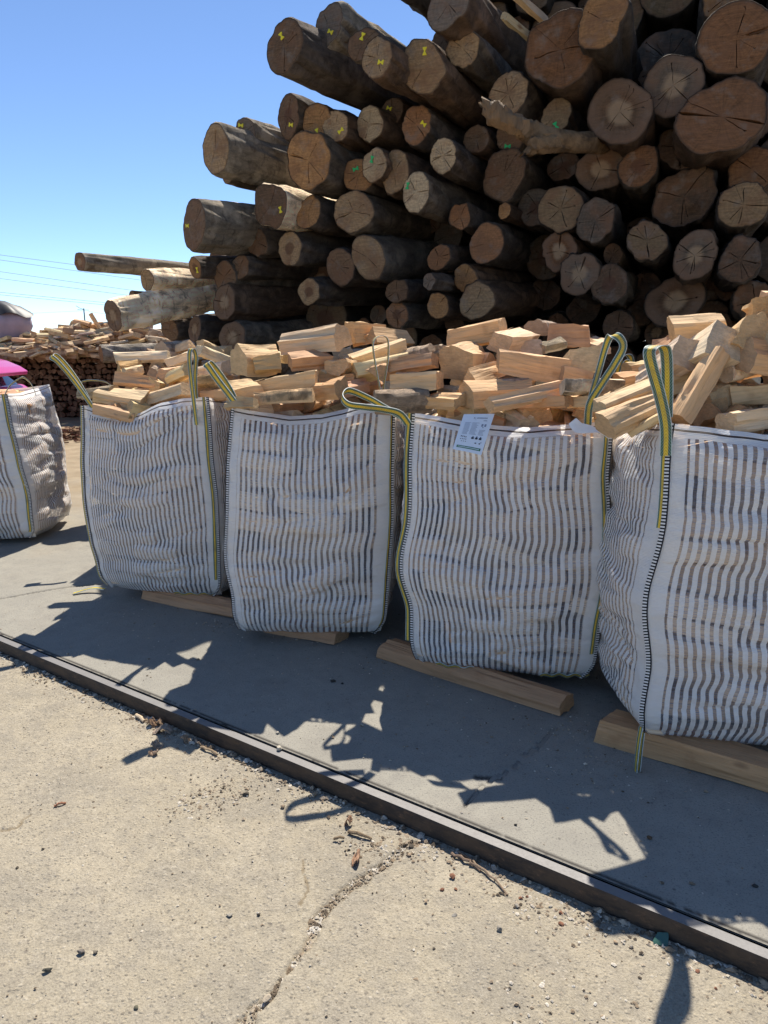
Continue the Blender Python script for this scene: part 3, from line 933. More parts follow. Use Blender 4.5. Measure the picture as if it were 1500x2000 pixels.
for rad, tries in ((0.24, 500), (0.19, 900), (0.14, 1500), (0.10, 2200)):
    for _ in range(tries):
        px, py = rf.uniform(300, 1620), rf.uniform(-220, 900)
        d = ray(px, py)
        c = PILE_C + 0.45
        P = Vector((0, 0, EYE)) + d * (c / (PN.x * d.x + PN.y * d.y))
        fwd = P.y * math.cos(TH) - (P.z - EYE) * math.sin(TH)
        rp = rad * FPX / fwd
        if px - rp * 1.2 < sil_x(py) or px - rp * 1.2 < sil_x(py - rp): continue
        if P.z < rad: continue
        a, z = cross(P)
        if any((a - x) ** 2 + (z - y) ** 2 < (rad * .93 + r_ * .8) ** 2 for x, y, r_ in occ): continue
        occ.append((a, z, rad))
        FILL.append((px, py, rp))
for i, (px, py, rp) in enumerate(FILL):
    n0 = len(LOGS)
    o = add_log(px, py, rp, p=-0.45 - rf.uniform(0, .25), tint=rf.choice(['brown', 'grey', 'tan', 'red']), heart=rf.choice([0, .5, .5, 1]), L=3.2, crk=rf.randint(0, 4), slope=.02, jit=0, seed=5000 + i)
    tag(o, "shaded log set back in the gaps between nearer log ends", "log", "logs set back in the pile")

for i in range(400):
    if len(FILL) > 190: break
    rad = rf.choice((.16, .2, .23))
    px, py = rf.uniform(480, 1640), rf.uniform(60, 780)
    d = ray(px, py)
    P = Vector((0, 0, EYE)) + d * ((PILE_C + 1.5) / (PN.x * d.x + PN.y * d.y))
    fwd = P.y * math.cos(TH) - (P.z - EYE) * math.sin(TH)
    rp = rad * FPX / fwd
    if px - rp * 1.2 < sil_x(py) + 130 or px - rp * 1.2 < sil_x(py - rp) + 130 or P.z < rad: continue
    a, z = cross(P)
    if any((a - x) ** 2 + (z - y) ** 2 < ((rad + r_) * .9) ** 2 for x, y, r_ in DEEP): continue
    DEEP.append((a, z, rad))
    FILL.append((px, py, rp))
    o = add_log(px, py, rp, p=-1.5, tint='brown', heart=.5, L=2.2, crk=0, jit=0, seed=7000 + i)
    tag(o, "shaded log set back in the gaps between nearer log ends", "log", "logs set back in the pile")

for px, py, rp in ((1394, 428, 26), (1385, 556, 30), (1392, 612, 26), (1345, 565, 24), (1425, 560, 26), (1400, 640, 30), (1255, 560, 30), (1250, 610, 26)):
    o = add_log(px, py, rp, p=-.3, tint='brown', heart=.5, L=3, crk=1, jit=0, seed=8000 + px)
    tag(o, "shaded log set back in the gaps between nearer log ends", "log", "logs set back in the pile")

# the splintered limb sticking out of the pile
def limb():
    def pp(x, y, p):
        d = ray(x, y)
        return Vector((0, 0, EYE)) + d * ((PILE_C - p) / (PN.x * d.x + PN.y * d.y))
    main = [(947, 205, 1.0), (968, 222, .98), (995, 240, .95), (1022, 250, .9), (1045, 265, .85), (1090, 275, .7), (1145, 280, .45), (1200, 285, .0)]
    rad = [0.03, 0.075, 0.06, 0.065, 0.075, 0.07, 0.065, 0.05]
    side = [(1028, 300, .95), (1045, 283, .92), (1075, 280, .8), (1110, 280, .6)]
    srad = [0.02, 0.05, 0.06, 0.04]
    V, F = [], []
    for path, rr in ((main, rad), (side, srad)):
        dense, dr = [], []
        for i in range(len(path) - 1):
            for k in range(5):
                f = k / 5
                dense.append(pp(*path[i]).lerp(pp(*path[i + 1]), f)); dr.append(rr[i] * (1 - f) + rr[i + 1] * f)
        v, f_ = tube(dense, dr, 14)
        rnd = random.Random(3)
        v = [p + Vector((rnd.uniform(-.012, .012), rnd.uniform(-.012, .012), rnd.uniform(-.012, .012))) for p in v]
        for k in range(14):                                   # jagged torn tip
            v[k] = v[k] + (dense[0] - dense[2]).normalized() * rnd.uniform(-.03, .06)
        b = len(V); V += v; F += [tuple(i + b for i in f) for f in f_]
    mi = [0 if i < 14 * 16 else 1 for i in range(len(F))]
    o = meshobj("broken_limb", V, F, [M['split'], M['bark']], midx=mi, smooth=True, sharp=R(40))
    o.color = (0.20, 0.125, 0.065, 1)
    tag(o, "torn splintered limb jutting out among the logs over the labelled bag", "broken limb")
limb()

# thin sawn strips wedged between the upper logs
for (a, b, nm) in (((985, 32), (1048, 82), "lower and thicker"), ((1010, -8), (1062, 40), "upper and thinner")):
    def pp(x, y, p):
        d = ray(x, y)
        return Vector((0, 0, EYE)) + d * ((PILE_C - p) / (PN.x * d.x + PN.y * d.y))
    o = billet(pp(*a, .75), pp(*b, .35), 0.028, 0.022, 'quad', .3, 'grey', 'wood_strip')
    tag(o, f"{nm} loose wood strip wedged between logs above the labelled bag", "wood strip", "wood strips between the logs")

# ------------------------------------------------------------------ bags
def catmull(P, n=10):
    P = [Vector(p) for p in P]
    out = []
    for i in range(len(P) - 1):
        p0, p1, p2, p3 = P[max(i - 1, 0)], P[i], P[i + 1], P[min(i + 2, len(P) - 1)]
        for k in range(n):
            t = k / n
            out.append(0.5 * ((2 * p1) + (p2 - p0) * t + (2 * p0 - 5 * p1 + 4 * p2 - p3) * t * t + (3 * p1 - p0 - 3 * p2 + p3) * t ** 3))
    out.append(P[-1])
    return out

def ribbon(name, path, wdirs, width, mat, parent, thick=0.0022, inv=None):
    """a woven band along path; wdirs gives the across direction at each point"""
    V, F, U = [], [], []
    L = 0.0
    n = len(path)
    for i, p in enumerate(path):
        t = (path[min(i + 1, n - 1)] - path[max(i - 1, 0)])
        if t.length < 1e-7: t = Vector((0, 0, 1))
        t.normalize()
        wd = wdirs[i] if isinstance(wdirs, list) else wdirs
        wd = (wd - t * wd.dot(t))
        if wd.length < 1e-3: wd = t.orthogonal()
        wd.normalize()
        nn = t.cross(wd)
        if i: L += (p - path[i - 1]).length
        ww = width[i] if isinstance(width, list) else width
        for sgn in (0.5, -0.5):
            for k in range(5):
                V.append(p + wd * ww * (k / 4 - .5) + nn * thick * sgn); U.append((L, k / 4))
    for i in range(n - 1):
        a = i * 10
        for k in range(4):
            F.append((a + k, a + k + 1, a + 11 + k, a + 10 + k))
            F.append((a + 5 + k, a + 15 + k, a + 16 + k, a + 6 + k))
        F.append((a, a + 10, a + 15, a + 5)); F.append((a + 4, a + 9, a + 19, a + 14))
    for a in (0, (n - 1) * 10):
        F.append((a, a + 1, a + 2, a + 3, a + 4, a + 9, a + 8, a + 7, a + 6, a + 5))
    if inv is not None: V = [inv @ v for v in V]
    return meshobj(name, V, F, mat, parent, uvs=U, smooth=True, sharp=R(50))

INNER_V, INNER_F = [], []
class Bag:
    def __init__(s, name, FL, yaw, w, d, z0, tops, seed, label, sag=None, bulge=(.055, .05, .05, .05), dens=(0, 0, 0, 0), margins=(.075, .075), lean=(0, 0), inner=(0, 1, 3), wave=.02, tuck=.04, taper=0.0, panels_hi=(0, 1, 3), group=None, fold=.027):
        s.w, s.d, s.z0, s.tops, s.seed = w, d, z0, tops, seed
        s.sag = sag or {}
        s.bulge, s.dens, s.margins, s.lean, s.wave, s.tuck, s.taper, s.fold = bulge, dens, margins, lean, wave, tuck, taper, fold
        ex = Vector((math.cos(R(yaw)), math.sin(R(yaw)), 0)); ey = Vector((-ex.y, ex.x, 0))
        s.ex, s.ey = ex, ey
        f = Vector((FL[0], FL[1], 0))
        s.c = [f, f + ex * w, f + ex * w + ey * d, f + ey * d]
        s.nrm = [-ey, ex, ey, -ex]
        s.tan = [ex, ey, -ex, -ey]
        s.wid = [w, d, w, d]
        s.root = empty(name, (f + ex * w / 2 + ey * d / 2 + Vector((0, 0, z0))), R(yaw))
        tag(s.root, label, "firewood bag", group or "white striped bulk bags of firewood")
        bpy.context.view_layer.update()
        s.inv = s.root.matrix_world.inverted()
        s.rects = {0: [], 1: [], 2: [], 3: []}
        rnd = random.Random(seed)
        for k in range(4):
            t = 0.03
            while t < .95:
                hgt = rnd.uniform(.065, .115)
                u = rnd.uniform(-.1, .05)
                while u < 1:
                    ln = rnd.uniform(.24, .36) / s.wid[k] if rnd.random() < .75 else rnd.uniform(.08, .13) / s.wid[k]
                    if rnd.random() < .8:
                        touch = rnd.random() < .58
                        s.rects[k].append((u + ln / 2, t + hgt / 2 / 1.2, ln / 2 * .97, hgt / 2 / 1.2 * .92, rnd.uniform(-.16, .16) if rnd.random() < .6 else rnd.uniform(-.5, .5), touch))
                    u += ln + rnd.uniform(0, .05)
                t += hgt / 1.2 + rnd.uniform(.0, .012)
        s.fabric()
        if inner: s.fill(inner)
        s.core()

    def corner(s, k, t):
        k %= 4
        c = s.c[k]
        diag = (s.nrm[k] + s.nrm[(k - 1) % 4]).normalized()
        tn = Vector((-diag.y, diag.x, 0))
        a = s.wave * (vn(t * 5.2 + 3, k * 3.1, s.seed) - .5) * 2 * np.clip(t * 4, 0, 1) * np.clip((1.05 - t) * 4, .2, 1)
        b = s.wave * .9 * (vn(t * 4.3 + 9, k * 5.7, s.seed + 4) - .5) * 2 * np.clip(t * 4, 0, 1)
        pr = .035 * np.sin(np.pi * np.clip(t, 0, 1)) - .02 * np.clip(1 - t / .1, 0, 1) - s.taper * (1 - t)
        x = c.x + diag.x * (a + pr) + tn.x * b + s.lean[0] * t
        y = c.y + diag.y * (a + pr) + tn.y * b + s.lean[1] * t
        return x, y

    def topz(s, k, u):
        z = s.tops[k] * (1 - u) + s.tops[(k + 1) % 4] * u
        if k in s.sag:
            us, ds = zip(*s.sag[k])
            z = z + np.interp(u, us, ds)
        else:
            z = z - .03 * np.sin(np.pi * u)
        return z

    def P(s, k, u, t, off=0.0):
        """points of panel k, u along 0..1, t up 0..1 (arrays); off metres inwards"""
        u = np.asarray(u, float); t = np.asarray(t, float)
        uc = np.clip(u, 0, 1)
        x0, y0 = s.corner(k, t); x1, y1 = s.corner(k + 1, t)
        win = np.power(np.clip(4 * uc * (1 - uc), 0, 1), .75)
        prof = np.power(np.clip(np.sin(np.pi * (.06 + .84 * t)), 0, 1), .55)
        n = s.nrm[k]; ta = s.tan[k]
        sd = s.seed + k * 11
        o = s.bulge[k] * win * prof
        edge = np.exp(-uc / .13) + np.exp(-(1 - uc) / .13)
        # sagging horizontal folds: broad rolls, sharper creases near the seams
        roll = fbm(t * 7.5 + .6 * vn(uc * 3, t * 2, sd + 5), uc * 1.8, sd, 3)
        crease = np.abs(fbm(t * 15 + uc * 1.5, uc * 3.0, sd + 3, 2))
        o = o + win * (s.fold * 1.2 * roll - s.fold * .9 * crease) + edge * .4 * s.fold * fbm(t * 16, uc * 4, sd + 2, 3) * np.clip(uc * (1 - uc) * 60, 0, 1)
        for (ru, rt, hu, ht, rot, touch) in s.rects[k]:
            if not touch: continue
            W = s.wid[k]; H = 1.2
            dx = (uc - ru) * W; dy = (t - rt) * H
            cx = dx * math.cos(rot) + dy * math.sin(rot); cy = -dx * math.sin(rot) + dy * math.cos(rot)
            m = np.clip((hu * W + .018 - np.abs(cx)) / .035, 0, 1) * np.clip((ht * H + .014 - np.abs(cy)) / .028, 0, 1)
            m = m * m * (3 - 2 * m)
            o = o + .012 * m * win
        fld = fbm(t * 11 + 1.4 * uc * (1 if k % 2 else -1) + 3, uc * 1.1 + 5, sd + 21, 2)
        o = o - .016 * np.exp(-(fld / .055) ** 2) * win * (.3 + .9 * vn(uc * 4, t * 6, sd + 30))
        o = o - s.tuck * np.clip(1 - t / .07, 0, 1) ** 1.5
        o = o - .05 * np.clip((t - .93) / .07, 0, 1) ** 1.5 * win
        sh = win * (.030 * fbm(t * 6.5 + .5 * uc, uc * 1.2, sd + 6, 3) + .006 * fbm(t * 17, uc * 2, sd + 8, 2))
        o = o - off
        x = x0 * (1 - u) + x1 * u + n.x * o + ta.x * sh
        y = y0 * (1 - u) + y1 * u + n.y * o + ta.y * sh
        zt = s.topz(k, uc)
        sagb = -.025 * win * np.clip(1 - t / .15, 0, 1) * .6
        z = s.z0 + t * (zt - s.z0) + sagb + .006 * fbm(uc * 6, t * 6, sd + 9, 2) * np.clip(t * 5, 0, 1)
        return x, y, z

    def fabric(s):
        nu, nt = 72, 110
        V, F, U = [], [], []
        tt = np.linspace(0, 1, nt + 1)
        for k in range(4):
            uu = np.linspace(0, 1, nu + 1)
            A, T = np.meshgrid(uu, tt)
            x, y, z = s.P(k, A, T)
            b = len(V)
            V += list(zip(x.ravel(), y.ravel(), z.ravel()))
            a = s.dens[k]
            full = s.wid[k] * (1 + abs(a))
            ux = s.wid[k] * (A + (a * (1 - (1 - A) ** 3) if a > 0 else -a * A ** 3))
            ml, mr = s.margins
            ux = np.where((ux < ml) | (ux > full - mr) | (T > .968), -1.0 - A, ux - ml + .002)
            # keep the plain bands crisp: the jump happens inside one column, so snap by column
            U += list(zip(ux.ravel(), T.ravel()))
            for i in range(nt):
                for j in range(nu):
                    q = b + i * (nu + 1) + j
                    F.append((q, q + 1, q + nu + 2, q + nu + 1))
        # bottom
        b = len(V)
        ring = []
        for k in range(4):
            for j in range(nu): ring.append(k * (nu + 1) * (nt + 1) + j)
        cx = sum(V[i][0] for i in ring) / len(ring); cy = sum(V[i][1] for i in ring) / len(ring)
        V.append((cx, cy, s.z0)); U.append((-1, 0))
        for i in range(len(ring)):
            F.append((ring[i], b, ring[(i + 1) % len(ring)]))
        V = [s.inv @ Vector(v) for v in V]
        s.body = meshobj("bag_fabric", V, F, M['fabric'], s.root, uvs=U, smooth=True)

    def fill(s, panels):
        for k in panels:
            for (ru, rt, hu, ht, rot, touch) in s.rects[k]:
                if ru + hu < .02 or ru - hu > .98: continue
                rnd = random.Random(int(ru * 1e4 + rt * 1e5))
                off = .004 if touch else rnd.uniform(.025, .06)
                nu_, nv_ = 6, 3
                W = s.wid[k]; H = 1.2
                b = len(INNER_V)
                gx, gy = np.meshgrid(np.linspace(-hu * W, hu * W, nu_ + 1), np.linspace(-ht * H, ht * H, nv_ + 1))
                u = np.clip(ru + (gx * math.cos(rot) - gy * math.sin(rot)) / W, .012, .988)
                t = np.clip(rt + (gx * math.sin(rot) + gy * math.cos(rot)) / H, .012, .97)
                for o in (off, off + .055):
                    x, y, z = s.P(k, u, t, o)
                    INNER_V.extend(zip(x.ravel(), y.ravel(), z.ravel()))
                st = (nu_ + 1) * (nv_ + 1)
                for i in range(nv_):
                    for j in range(nu_):
                        q = b + i * (nu_ + 1) + j
                        INNER_F.append((q, q + 1, q + nu_ + 2, q + nu_ + 1))
                        INNER_F.append((q + st, q + st + nu_ + 1, q + st + nu_ + 2, q + st + 1))
                rim = [b + j for j in range(nu_ + 1)] + [b + i * (nu_ + 1) + nu_ for i in range(1, nv_ + 1)] + [b + nv_ * (nu_ + 1) + j for j in range(nu_ - 1, -1, -1)] + [b + i * (nu_ + 1) for i in range(nv_ - 1, 0, -1)]
                for a, c in zip(rim, rim[1:] + rim[:1]): INNER_F.append((a, a + st, c + st, c))

    def core(s):
        # plain core added deep inside the bag to block sunlight, standing for packed wood
        nu, nt = 8, 8
        b = len(INNER_V)
        tt = np.linspace(.015, .965, nt + 1)
        for k in range(4):
            A, T = np.meshgrid(np.linspace(.19, .81, nu + 1), tt)
            x, y, z = s.P(k, A, T, .15)
            o = b + k * (nu + 1) * (nt + 1)
            INNER_V.extend(zip(x.ravel(), y.ravel(), z.ravel()))
            for i in range(nt):
                for j in range(nu):
                    q = o + i * (nu + 1) + j
                    INNER_F.append((q, q + 1, q + nu + 2, q + nu + 1))
        for row, rev in ((0, True), (nt, False)):
            rim = [b + k * (nu + 1) * (nt + 1) + row * (nu + 1) + j for k in range(4) for j in range(nu + 1)]
            INNER_F.append(tuple(rim[::-1] if rev else rim))
        # added collar from the core to the fabric, closing off sun under the rim
        for k in range(4):
            u = np.linspace(.012, .988, 9)
            o = len(INNER_V)
            for off, t_ in ((.012, .925), (.16, .955)):
                x, y, z = s.P(k, u, np.full(9, t_), off)
                INNER_V.extend(zip(x, y, z))
            for j in range(8): INNER_F.append((o + j, o + j + 1, o + j + 10, o + j + 9))

    def seam(s, k, t0=0.0, t1=1.0, side=1, face=None, strap=None, strap_off=.022, width=.017, strap_w=.85):
        """stitching up corner k; strap = (t_low, t_high) of the webbing sewn beside it"""
        diag = (s.nrm[k % 4] + s.nrm[(k - 1) % 4]).normalized()
        if face is not None: diag = face.normalized()
        tn = Vector((-diag.y, diag.x, 0)) * side
        def path(a, b, out, shift, n=90):
            ts = np.linspace(a, b, n)
            x, y, z = s.P(k % 4, np.zeros(n), ts)
            return [Vector((x[i], y[i], z[i])) + diag * out + tn * shift for i in range(n)]
        ribbon("seam_stitching", path(t0, t1, .006, 0), tn, width, M['stitch'], s.root, .003, s.inv)
        if strap:
            ts = np.linspace(strap[0], strap[1], 90)
            ws = [(.016 + .016 * float(vn(t * 5, 3, s.seed + k))) * strap_w for t in ts]
            ribbon("webbing_strap", path(strap[0], strap[1], .004, -strap_off), tn, ws, M['strap'], s.root, .003, s.inv)

    def loop(s, pts, wdir, width=.034, name="lifting_loop"):
        path = catmull([at(*p) for p in pts], 12)
        wd = wdir if isinstance(wdir, Vector) else None
        if wd is None:
            n = len(path)
            wd = [wdir[0].lerp(wdir[1], i / (n - 1)) for i in range(n)]
        return ribbon(name, path, wd, width, M['strap'], s.root, .0025, s.inv)

XV, YV, ZV = Vector((1, 0, 0)), Vector((0, 1, 0)), Vector((0, 0, 1))
def zat(px, py, Y): return at(px, py, Y).z

# -- front row, left to right
b1 = Bag("bulk_bag", (-1.79, 4.33), -13, .81, .80, .085, [1.235, 1.30, 1.28, 1.27], 21, "farthest front-row striped firewood bag, its front rim sagging at left",
         sag={0: [(0, 0), (.12, -.04), (.3, -.075), (.45, -.07), (.62, -.02), (.8, .0), (1, 0)]}, dens=(.32, .1, 0, .2), bulge=(.04, .05, .05, .05), margins=(.05, .06), taper=.0, lean=(-.01, 0), wave=.016)
b2 = Bag("bulk_bag", (-.805, 3.625), -2, .80, .82, .075, [1.285, 1.31, 1.31, 1.29], 33, "striped firewood bag directly left of the labelled one, plain black-and-white side seams",
         sag={0: [(0, 0), (.1, -.02), (.35, -.055), (.55, -.05), (.8, -.005), (1, 0)]}, dens=(.08, 0, 0, .3), bulge=(.05, .07, .05, .06), margins=(.045, .07), wave=.018, lean=(.045, 0))
b3 = Bag("bulk_bag", (.140, 3.245), -13, .845, .84, .075, [1.29, 1.28, 1.29, 1.30], 48, "white striped firewood bag with the printed paper label on its rim",
         sag={0: [(0, 0), (.12, -.01), (.35, -.04), (.6, -.045), (.85, -.02), (1, 0)]}, dens=(.12, .1, 0, .2), bulge=(.055, .06, .05, .09), margins=(.045, .065), wave=.03)
b4 = Bag("bulk_bag", (1.005, 2.52), -5, .90, .86, .085, [1.325, 1.33, 1.33, 1.30], 57, "nearest white striped firewood bag, cut by the right frame edge",
         sag={0: [(0, 0), (.12, -.015), (.35, -.04), (1, -.02)]}, dens=(0, 0, 0, .22), bulge=(.055, .05, .05, .085), margins=(.06, .06), wave=.025)
# -- the bag at the left frame edge
b0 = Bag("bulk_bag", (-3.70, 5.58), 4, .86, .86, .05, [1.21, 1.215, 1.24, 1.22], 66, "crumpled white striped firewood bag standing apart at the left frame edge", bulge=(.06, .08, .05, .05), margins=(.08, .09), fold=.03, wave=.03, lean=(-.09, 0), dens=(0, .15, 0, 0), sag={1: [(0, 0), (.3, -.02), (.8, -.01), (1, 0)]})
# -- second row, mostly hidden
b5 = Bag("bulk_bag", (-2.0, 5.45), -10, .86, .8, .06, [1.27, 1.28, 1.28, 1.27], 71, "striped firewood bag standing hidden behind the farthest front-row bag", inner=())
b6 = Bag("bulk_bag", (-.75, 4.75), -6, .86, .8, .06, [1.27, 1.28, 1.28, 1.27], 72, "striped firewood bag standing hidden behind the second-farthest front-row bag", inner=())
b7 = Bag("bulk_bag", (.52, 4.33), -12, .86, .7, .06, [1.27, 1.28, 1.28, 1.27], 73, "striped firewood bag standing hidden behind the labelled bag", inner=())
b8 = Bag("bulk_bag", (1.45, 3.62), -8, .9, .8, .06, [1.27, 1.28, 1.28, 1.27], 74, "striped firewood bag standing hidden behind the nearest bag", inner=())

# seams, straps and loops
b1.seam(0, strap=(.0, 1.0), side=1, strap_off=.012, face=Vector((-.4, -1, 0)))
b1.seam(1, strap=(.1, 1.0), side=1, strap_off=.022, face=Vector((.3, -1, 0)))
b2.seam(0, side=-1, face=Vector((-.2, -1, 0)))
b2.seam(1, side=-1, strap=(.04, 1.0), strap_w=.45, strap_off=-.011, face=Vector((.5, -1, 0)))
b3.seam(0, side=-1, strap=(.1, 1.0), strap_off=-.018, face=Vector((-.3, -1, 0)))
b3.seam(1, side=1, strap=(.12, 1.0), strap_off=.022, face=Vector((.2, -1, 0)))
b4.seam(0, side=1, strap=(.70, 1.0), strap_off=.014, face=Vector((-.3, -1, 0)), width=.02)
b0.seam(1, side=1, strap=(.05, 1.0), strap_off=.022, face=Vector((.6, -1, 0)))

b1.loop([(184, 800, 4.34), (160, 765, 4.34), (135, 732, 4.33), (112, 706, 4.32), (101, 697, 4.33), (108, 693, 4.37), (128, 712, 4.38), (152, 745, 4.37), (172, 780, 4.35), (184, 806, 4.345)], (Vector((1, -.5, .5)), Vector((1, -.5, .5))), .036)
b1.loop([(384, 830, 4.10), (378, 780, 4.11), (373, 735, 4.11), (370, 700, 4.11), (372, 683, 4.12), (379, 683, 4.14), (383, 700, 4.15), (381, 735, 4.14), (383, 778, 4.13)], Vector((1, -.45, 0)), .028)
b2.loop([(463, 792, 3.60), (445, 768, 3.60), (425, 742, 3.59), (408, 718, 3.58), (403, 711, 3.59), (411, 709, 3.63), (430, 732, 3.64), (450, 763, 3.62), (465, 795, 3.61)], (Vector((1, -.5, .5)), Vector((1, -.5, .5))), .038)
b2.loop([(746, 800, 3.62), (742, 760, 3.62), (732, 705, 3.62), (729, 668, 3.62), (742, 656, 3.64), (757, 663, 3.65), (758, 700, 3.65), (751, 745, 3.64), (747, 790, 3.63)], Vector((.25, -1, 0)), .030)
b3.loop([(797, 828, 3.22), (780, 808, 3.19), (750, 800, 3.16), (710, 795, 3.14), (680, 790, 3.13), (668, 775, 3.17), (682, 763, 3.25), (720, 778, 3.27), (750, 795, 3.26), (785, 815, 3.24)], (Vector((.25, -.55, .85)), Vector((.25, -.65, .75))), .036)
b3.loop([(1148, 830, 3.02), (1152, 790, 3.01), (1172, 755, 3.0), (1200, 712, 2.98), (1217, 678, 2.97), (1208, 658, 2.99), (1192, 657, 3.03), (1182, 680, 3.05), (1168, 730, 3.05), (1155, 775, 3.04), (1150, 800, 3.03)], (Vector((1, -.35, .3)), Vector((.6, -1, .2))), .032)
b4.loop([(1300, 890, 2.50), (1300, 830, 2.49), (1288, 770, 2.48), (1274, 720, 2.47), (1268, 688, 2.46), (1278, 676, 2.48), (1296, 678, 2.52), (1302, 700, 2.53), (1303, 760, 2.52), (1302, 815, 2.51)], Vector((1, -.3, 0)), .040)
b4.loop([(1252, 1420, 2.47), (1247, 1450, 2.455), (1243, 1485, 2.45), (1241, 1515, 2.45), (1244, 1522, 2.455), (1248, 1500, 2.46), (1252, 1462, 2.47), (1256, 1430, 2.48)], Vector((.22, -1, 0)), .022, "dangling_loop")
b0.loop([(8, 775, 5.62), (18, 755, 5.62), (35, 741, 5.62), (46, 738, 5.66), (58, 747, 5.7), (66, 760, 5.72), (70, 772, 5.74)], Vector((.5, -1, .4)), .035)
b5.loop([(175, 775, 5.42), (155, 760, 5.42), (157, 748, 5.42), (175, 743, 5.45), (205, 746, 5.47), (225, 760, 5.48)], Vector((.2, -1, .4)), .034)
b6.loop([(498, 720, 4.8), (497, 700, 4.8), (502, 684, 4.8), (514, 683, 4.82), (520, 700, 4.82), (520, 722, 4.82)], Vector((1, -.3, 0)), .032)
b7.loop([(1205, 760, 4.2), (1207, 725, 4.2), (1211, 698, 4.2), (1222, 692, 4.22), (1232, 700, 4.24), (1233, 730, 4.24), (1230, 765, 4.24)], Vector((1, -.3, 0)), .034)
b8.loop([(1200, 760, 3.9), (1206, 725, 3.9), (1212, 708, 3.9), (1224, 706, 3.92), (1224, 725, 3.93), (1218, 755, 3.93)], Vector((1, -.5, .4)), .034)

# straps showing under the bottom edges
def bottom_strap(b, k, u0, u1, drop):
    n = 40
    us = np.linspace(u0, u1, n)
    x, y, z = b.P(k, us, np.full(n, .012))
    path = [Vector((x[i], y[i], z[i] - drop + .006 * math.sin(i * .5))) + b.nrm[k] * .012 for i in range(n)]
    ribbon("bottom_strap", path, (ZV + b.nrm[k] * .7).normalized(), .024, M['strap'], b.root, .003, b.inv)
bottom_strap(b1, 0, .62, .95, .004)
bottom_strap(b3, 0, .12, .40, .004)
bottom_strap(b3, 0, .72, 1.0, .0)
# strap tail lying out to the left of bag one
p_ = [gnd(205, 1150, .03), gnd(185, 1148, .03), gnd(165, 1152, .02), gnd(143, 1159, .008)]
ribbon("strap_tail", catmull(p_, 8), Vector((.3, 1, .2)), .03, M['strap'], b1.root, .0025, b1.inv)

# torn white rag of fabric between the labelled and the nearest bag
pts = catmull([at(1118, 822, 3.0), at(1130, 835, 2.98), at(1150, 838, 2.97), at(1172, 843, 2.96), at(1188, 855, 2.97)], 8)
wd = [Vector((0.1, .3, 1)).lerp(Vector((.1, .8, .5)), i / len(pts)) for i in range(len(pts))]
M['white_film'] = plain("white_woven_film", (0.78, 0.78, 0.78), 0.5)
ribbon("torn_flap", pts, wd, [.012 + .035 * math.sin(math.pi * min(1, .25 + i / len(pts))) for i in range(len(pts))], M['white_film'], b3.root, .002, b3.inv)

# printed label on the labelled bag
def paper_label():
    tl, tr, br, bl = at(906, 809, 3.165), at(966, 808, 3.142), at(940, 889, 3.085), at(884, 877, 3.115)
    def q(u, v, lift=0.0):
        p = tl.lerp(tr, u).lerp(bl.lerp(br, u), v)
        n = (tr - tl).cross(bl - tl).normalized()
        if n.y > 0: n = -n
        return p + n * (lift + .006 * math.sin(u * 3.1) * v + .004 * math.sin(v * 3.1))
    nu, nv = 8, 10
    V = [q(i / nu, j / nv, l) for l in (0, -.0015) for j in range(nv + 1) for i in range(nu + 1)]
    st = (nu + 1) * (nv + 1)
    F = []
    for j in range(nv):
        for i in range(nu):
            a = j * (nu + 1) + i
            F.append((a, a + 1, a + nu + 2, a + nu + 1)); F.append((a + st, a + st + nu + 1, a + st + nu + 2, a + st + 1))
    lab = meshobj("paper_label", [b3.inv @ v for v in V], F, M['paper'], b3.root, smooth=True)
    lab['label'] = "pale blue-white printed label with fine grey text and a green bar along its foot"
    def patchset(name, rects, mat, lift=.0012):
        V, F = [], []
        for (u0, v0, u1, v1) in rects:
            b = len(V); k = 5
            for i in range(k + 1):
                u = u0 + (u1 - u0) * i / k
                V.append(q(u, v0, lift)); V.append(q(u, v1, lift))
            for i in range(k): F.append((b + 2 * i, b + 2 * i + 1, b + 2 * i + 3, b + 2 * i + 2))
        meshobj(name, [b3.inv @ v for v in V], F, mat, lab)
    rnd = random.Random(2)
    lines = []
    for j in range(11):
        v = .24 + j * .030
        lines.append((.14, v, .14 + rnd.uniform(.16, .2), v + .009))
        lines.append((.38, v, .38 + rnd.uniform(.16, .24), v + .009))
        if j > 5: lines.append((.68, v, .68 + rnd.uniform(.14, .22), v + .009))
    lines += [(.42, .16, .48, .165), (.72, .175, .84, .19)]
    patchset("fine_print", lines, M['ink'])
    head = [(.38, .09, .405, .13), (.425, .10, .44, .13)]
    x = .48
    for wd_ in (.035, .04, .03, .03, .03, .03, .035, .03, .03, .035, .03):
        head.append((x, .098 + rnd.uniform(0, .006), x + wd_ * .72, .128)); x += wd_
    head += [(.70, .27, .76, .335), (.80, .27, .86, .335), (.75, .345, .79, .365)]
    patchset("heading_print", head, M['ink'], .0013)
    marks = [(.14 + i * .055, .60 + i * .004, .165 + i * .055, .635 + i * .004) for i in range(4)]
    marks += [(.14 + i * .06, .68, .17 + i * .06, .70) for i in range(4)] + [(.19 + i * .07, .74, .22 + i * .07, .755) for i in range(3)]
    marks += [(.50 + i * .13, .62, .585 + i * .13, .665) for i in range(3)] + [(.53 + i * .13, .59, .56 + i * .13, .62) for i in range(3)]
    marks += [(.66, .745, .72, .77), (.80, .745, .85, .77), (.85, .72, .88, .735)]
    patchset("symbol_marks", marks, M['dark_ink'], .0014)
    patchset("green_bar", [(.10, .865, .92, .925)], M['green_ink'], .0012)
    patchset("bar_lettering", [(.14 + i * .037, .885, .168 + i * .037, .905) for i in range(20)], M['paper'], .0018)
paper_label()

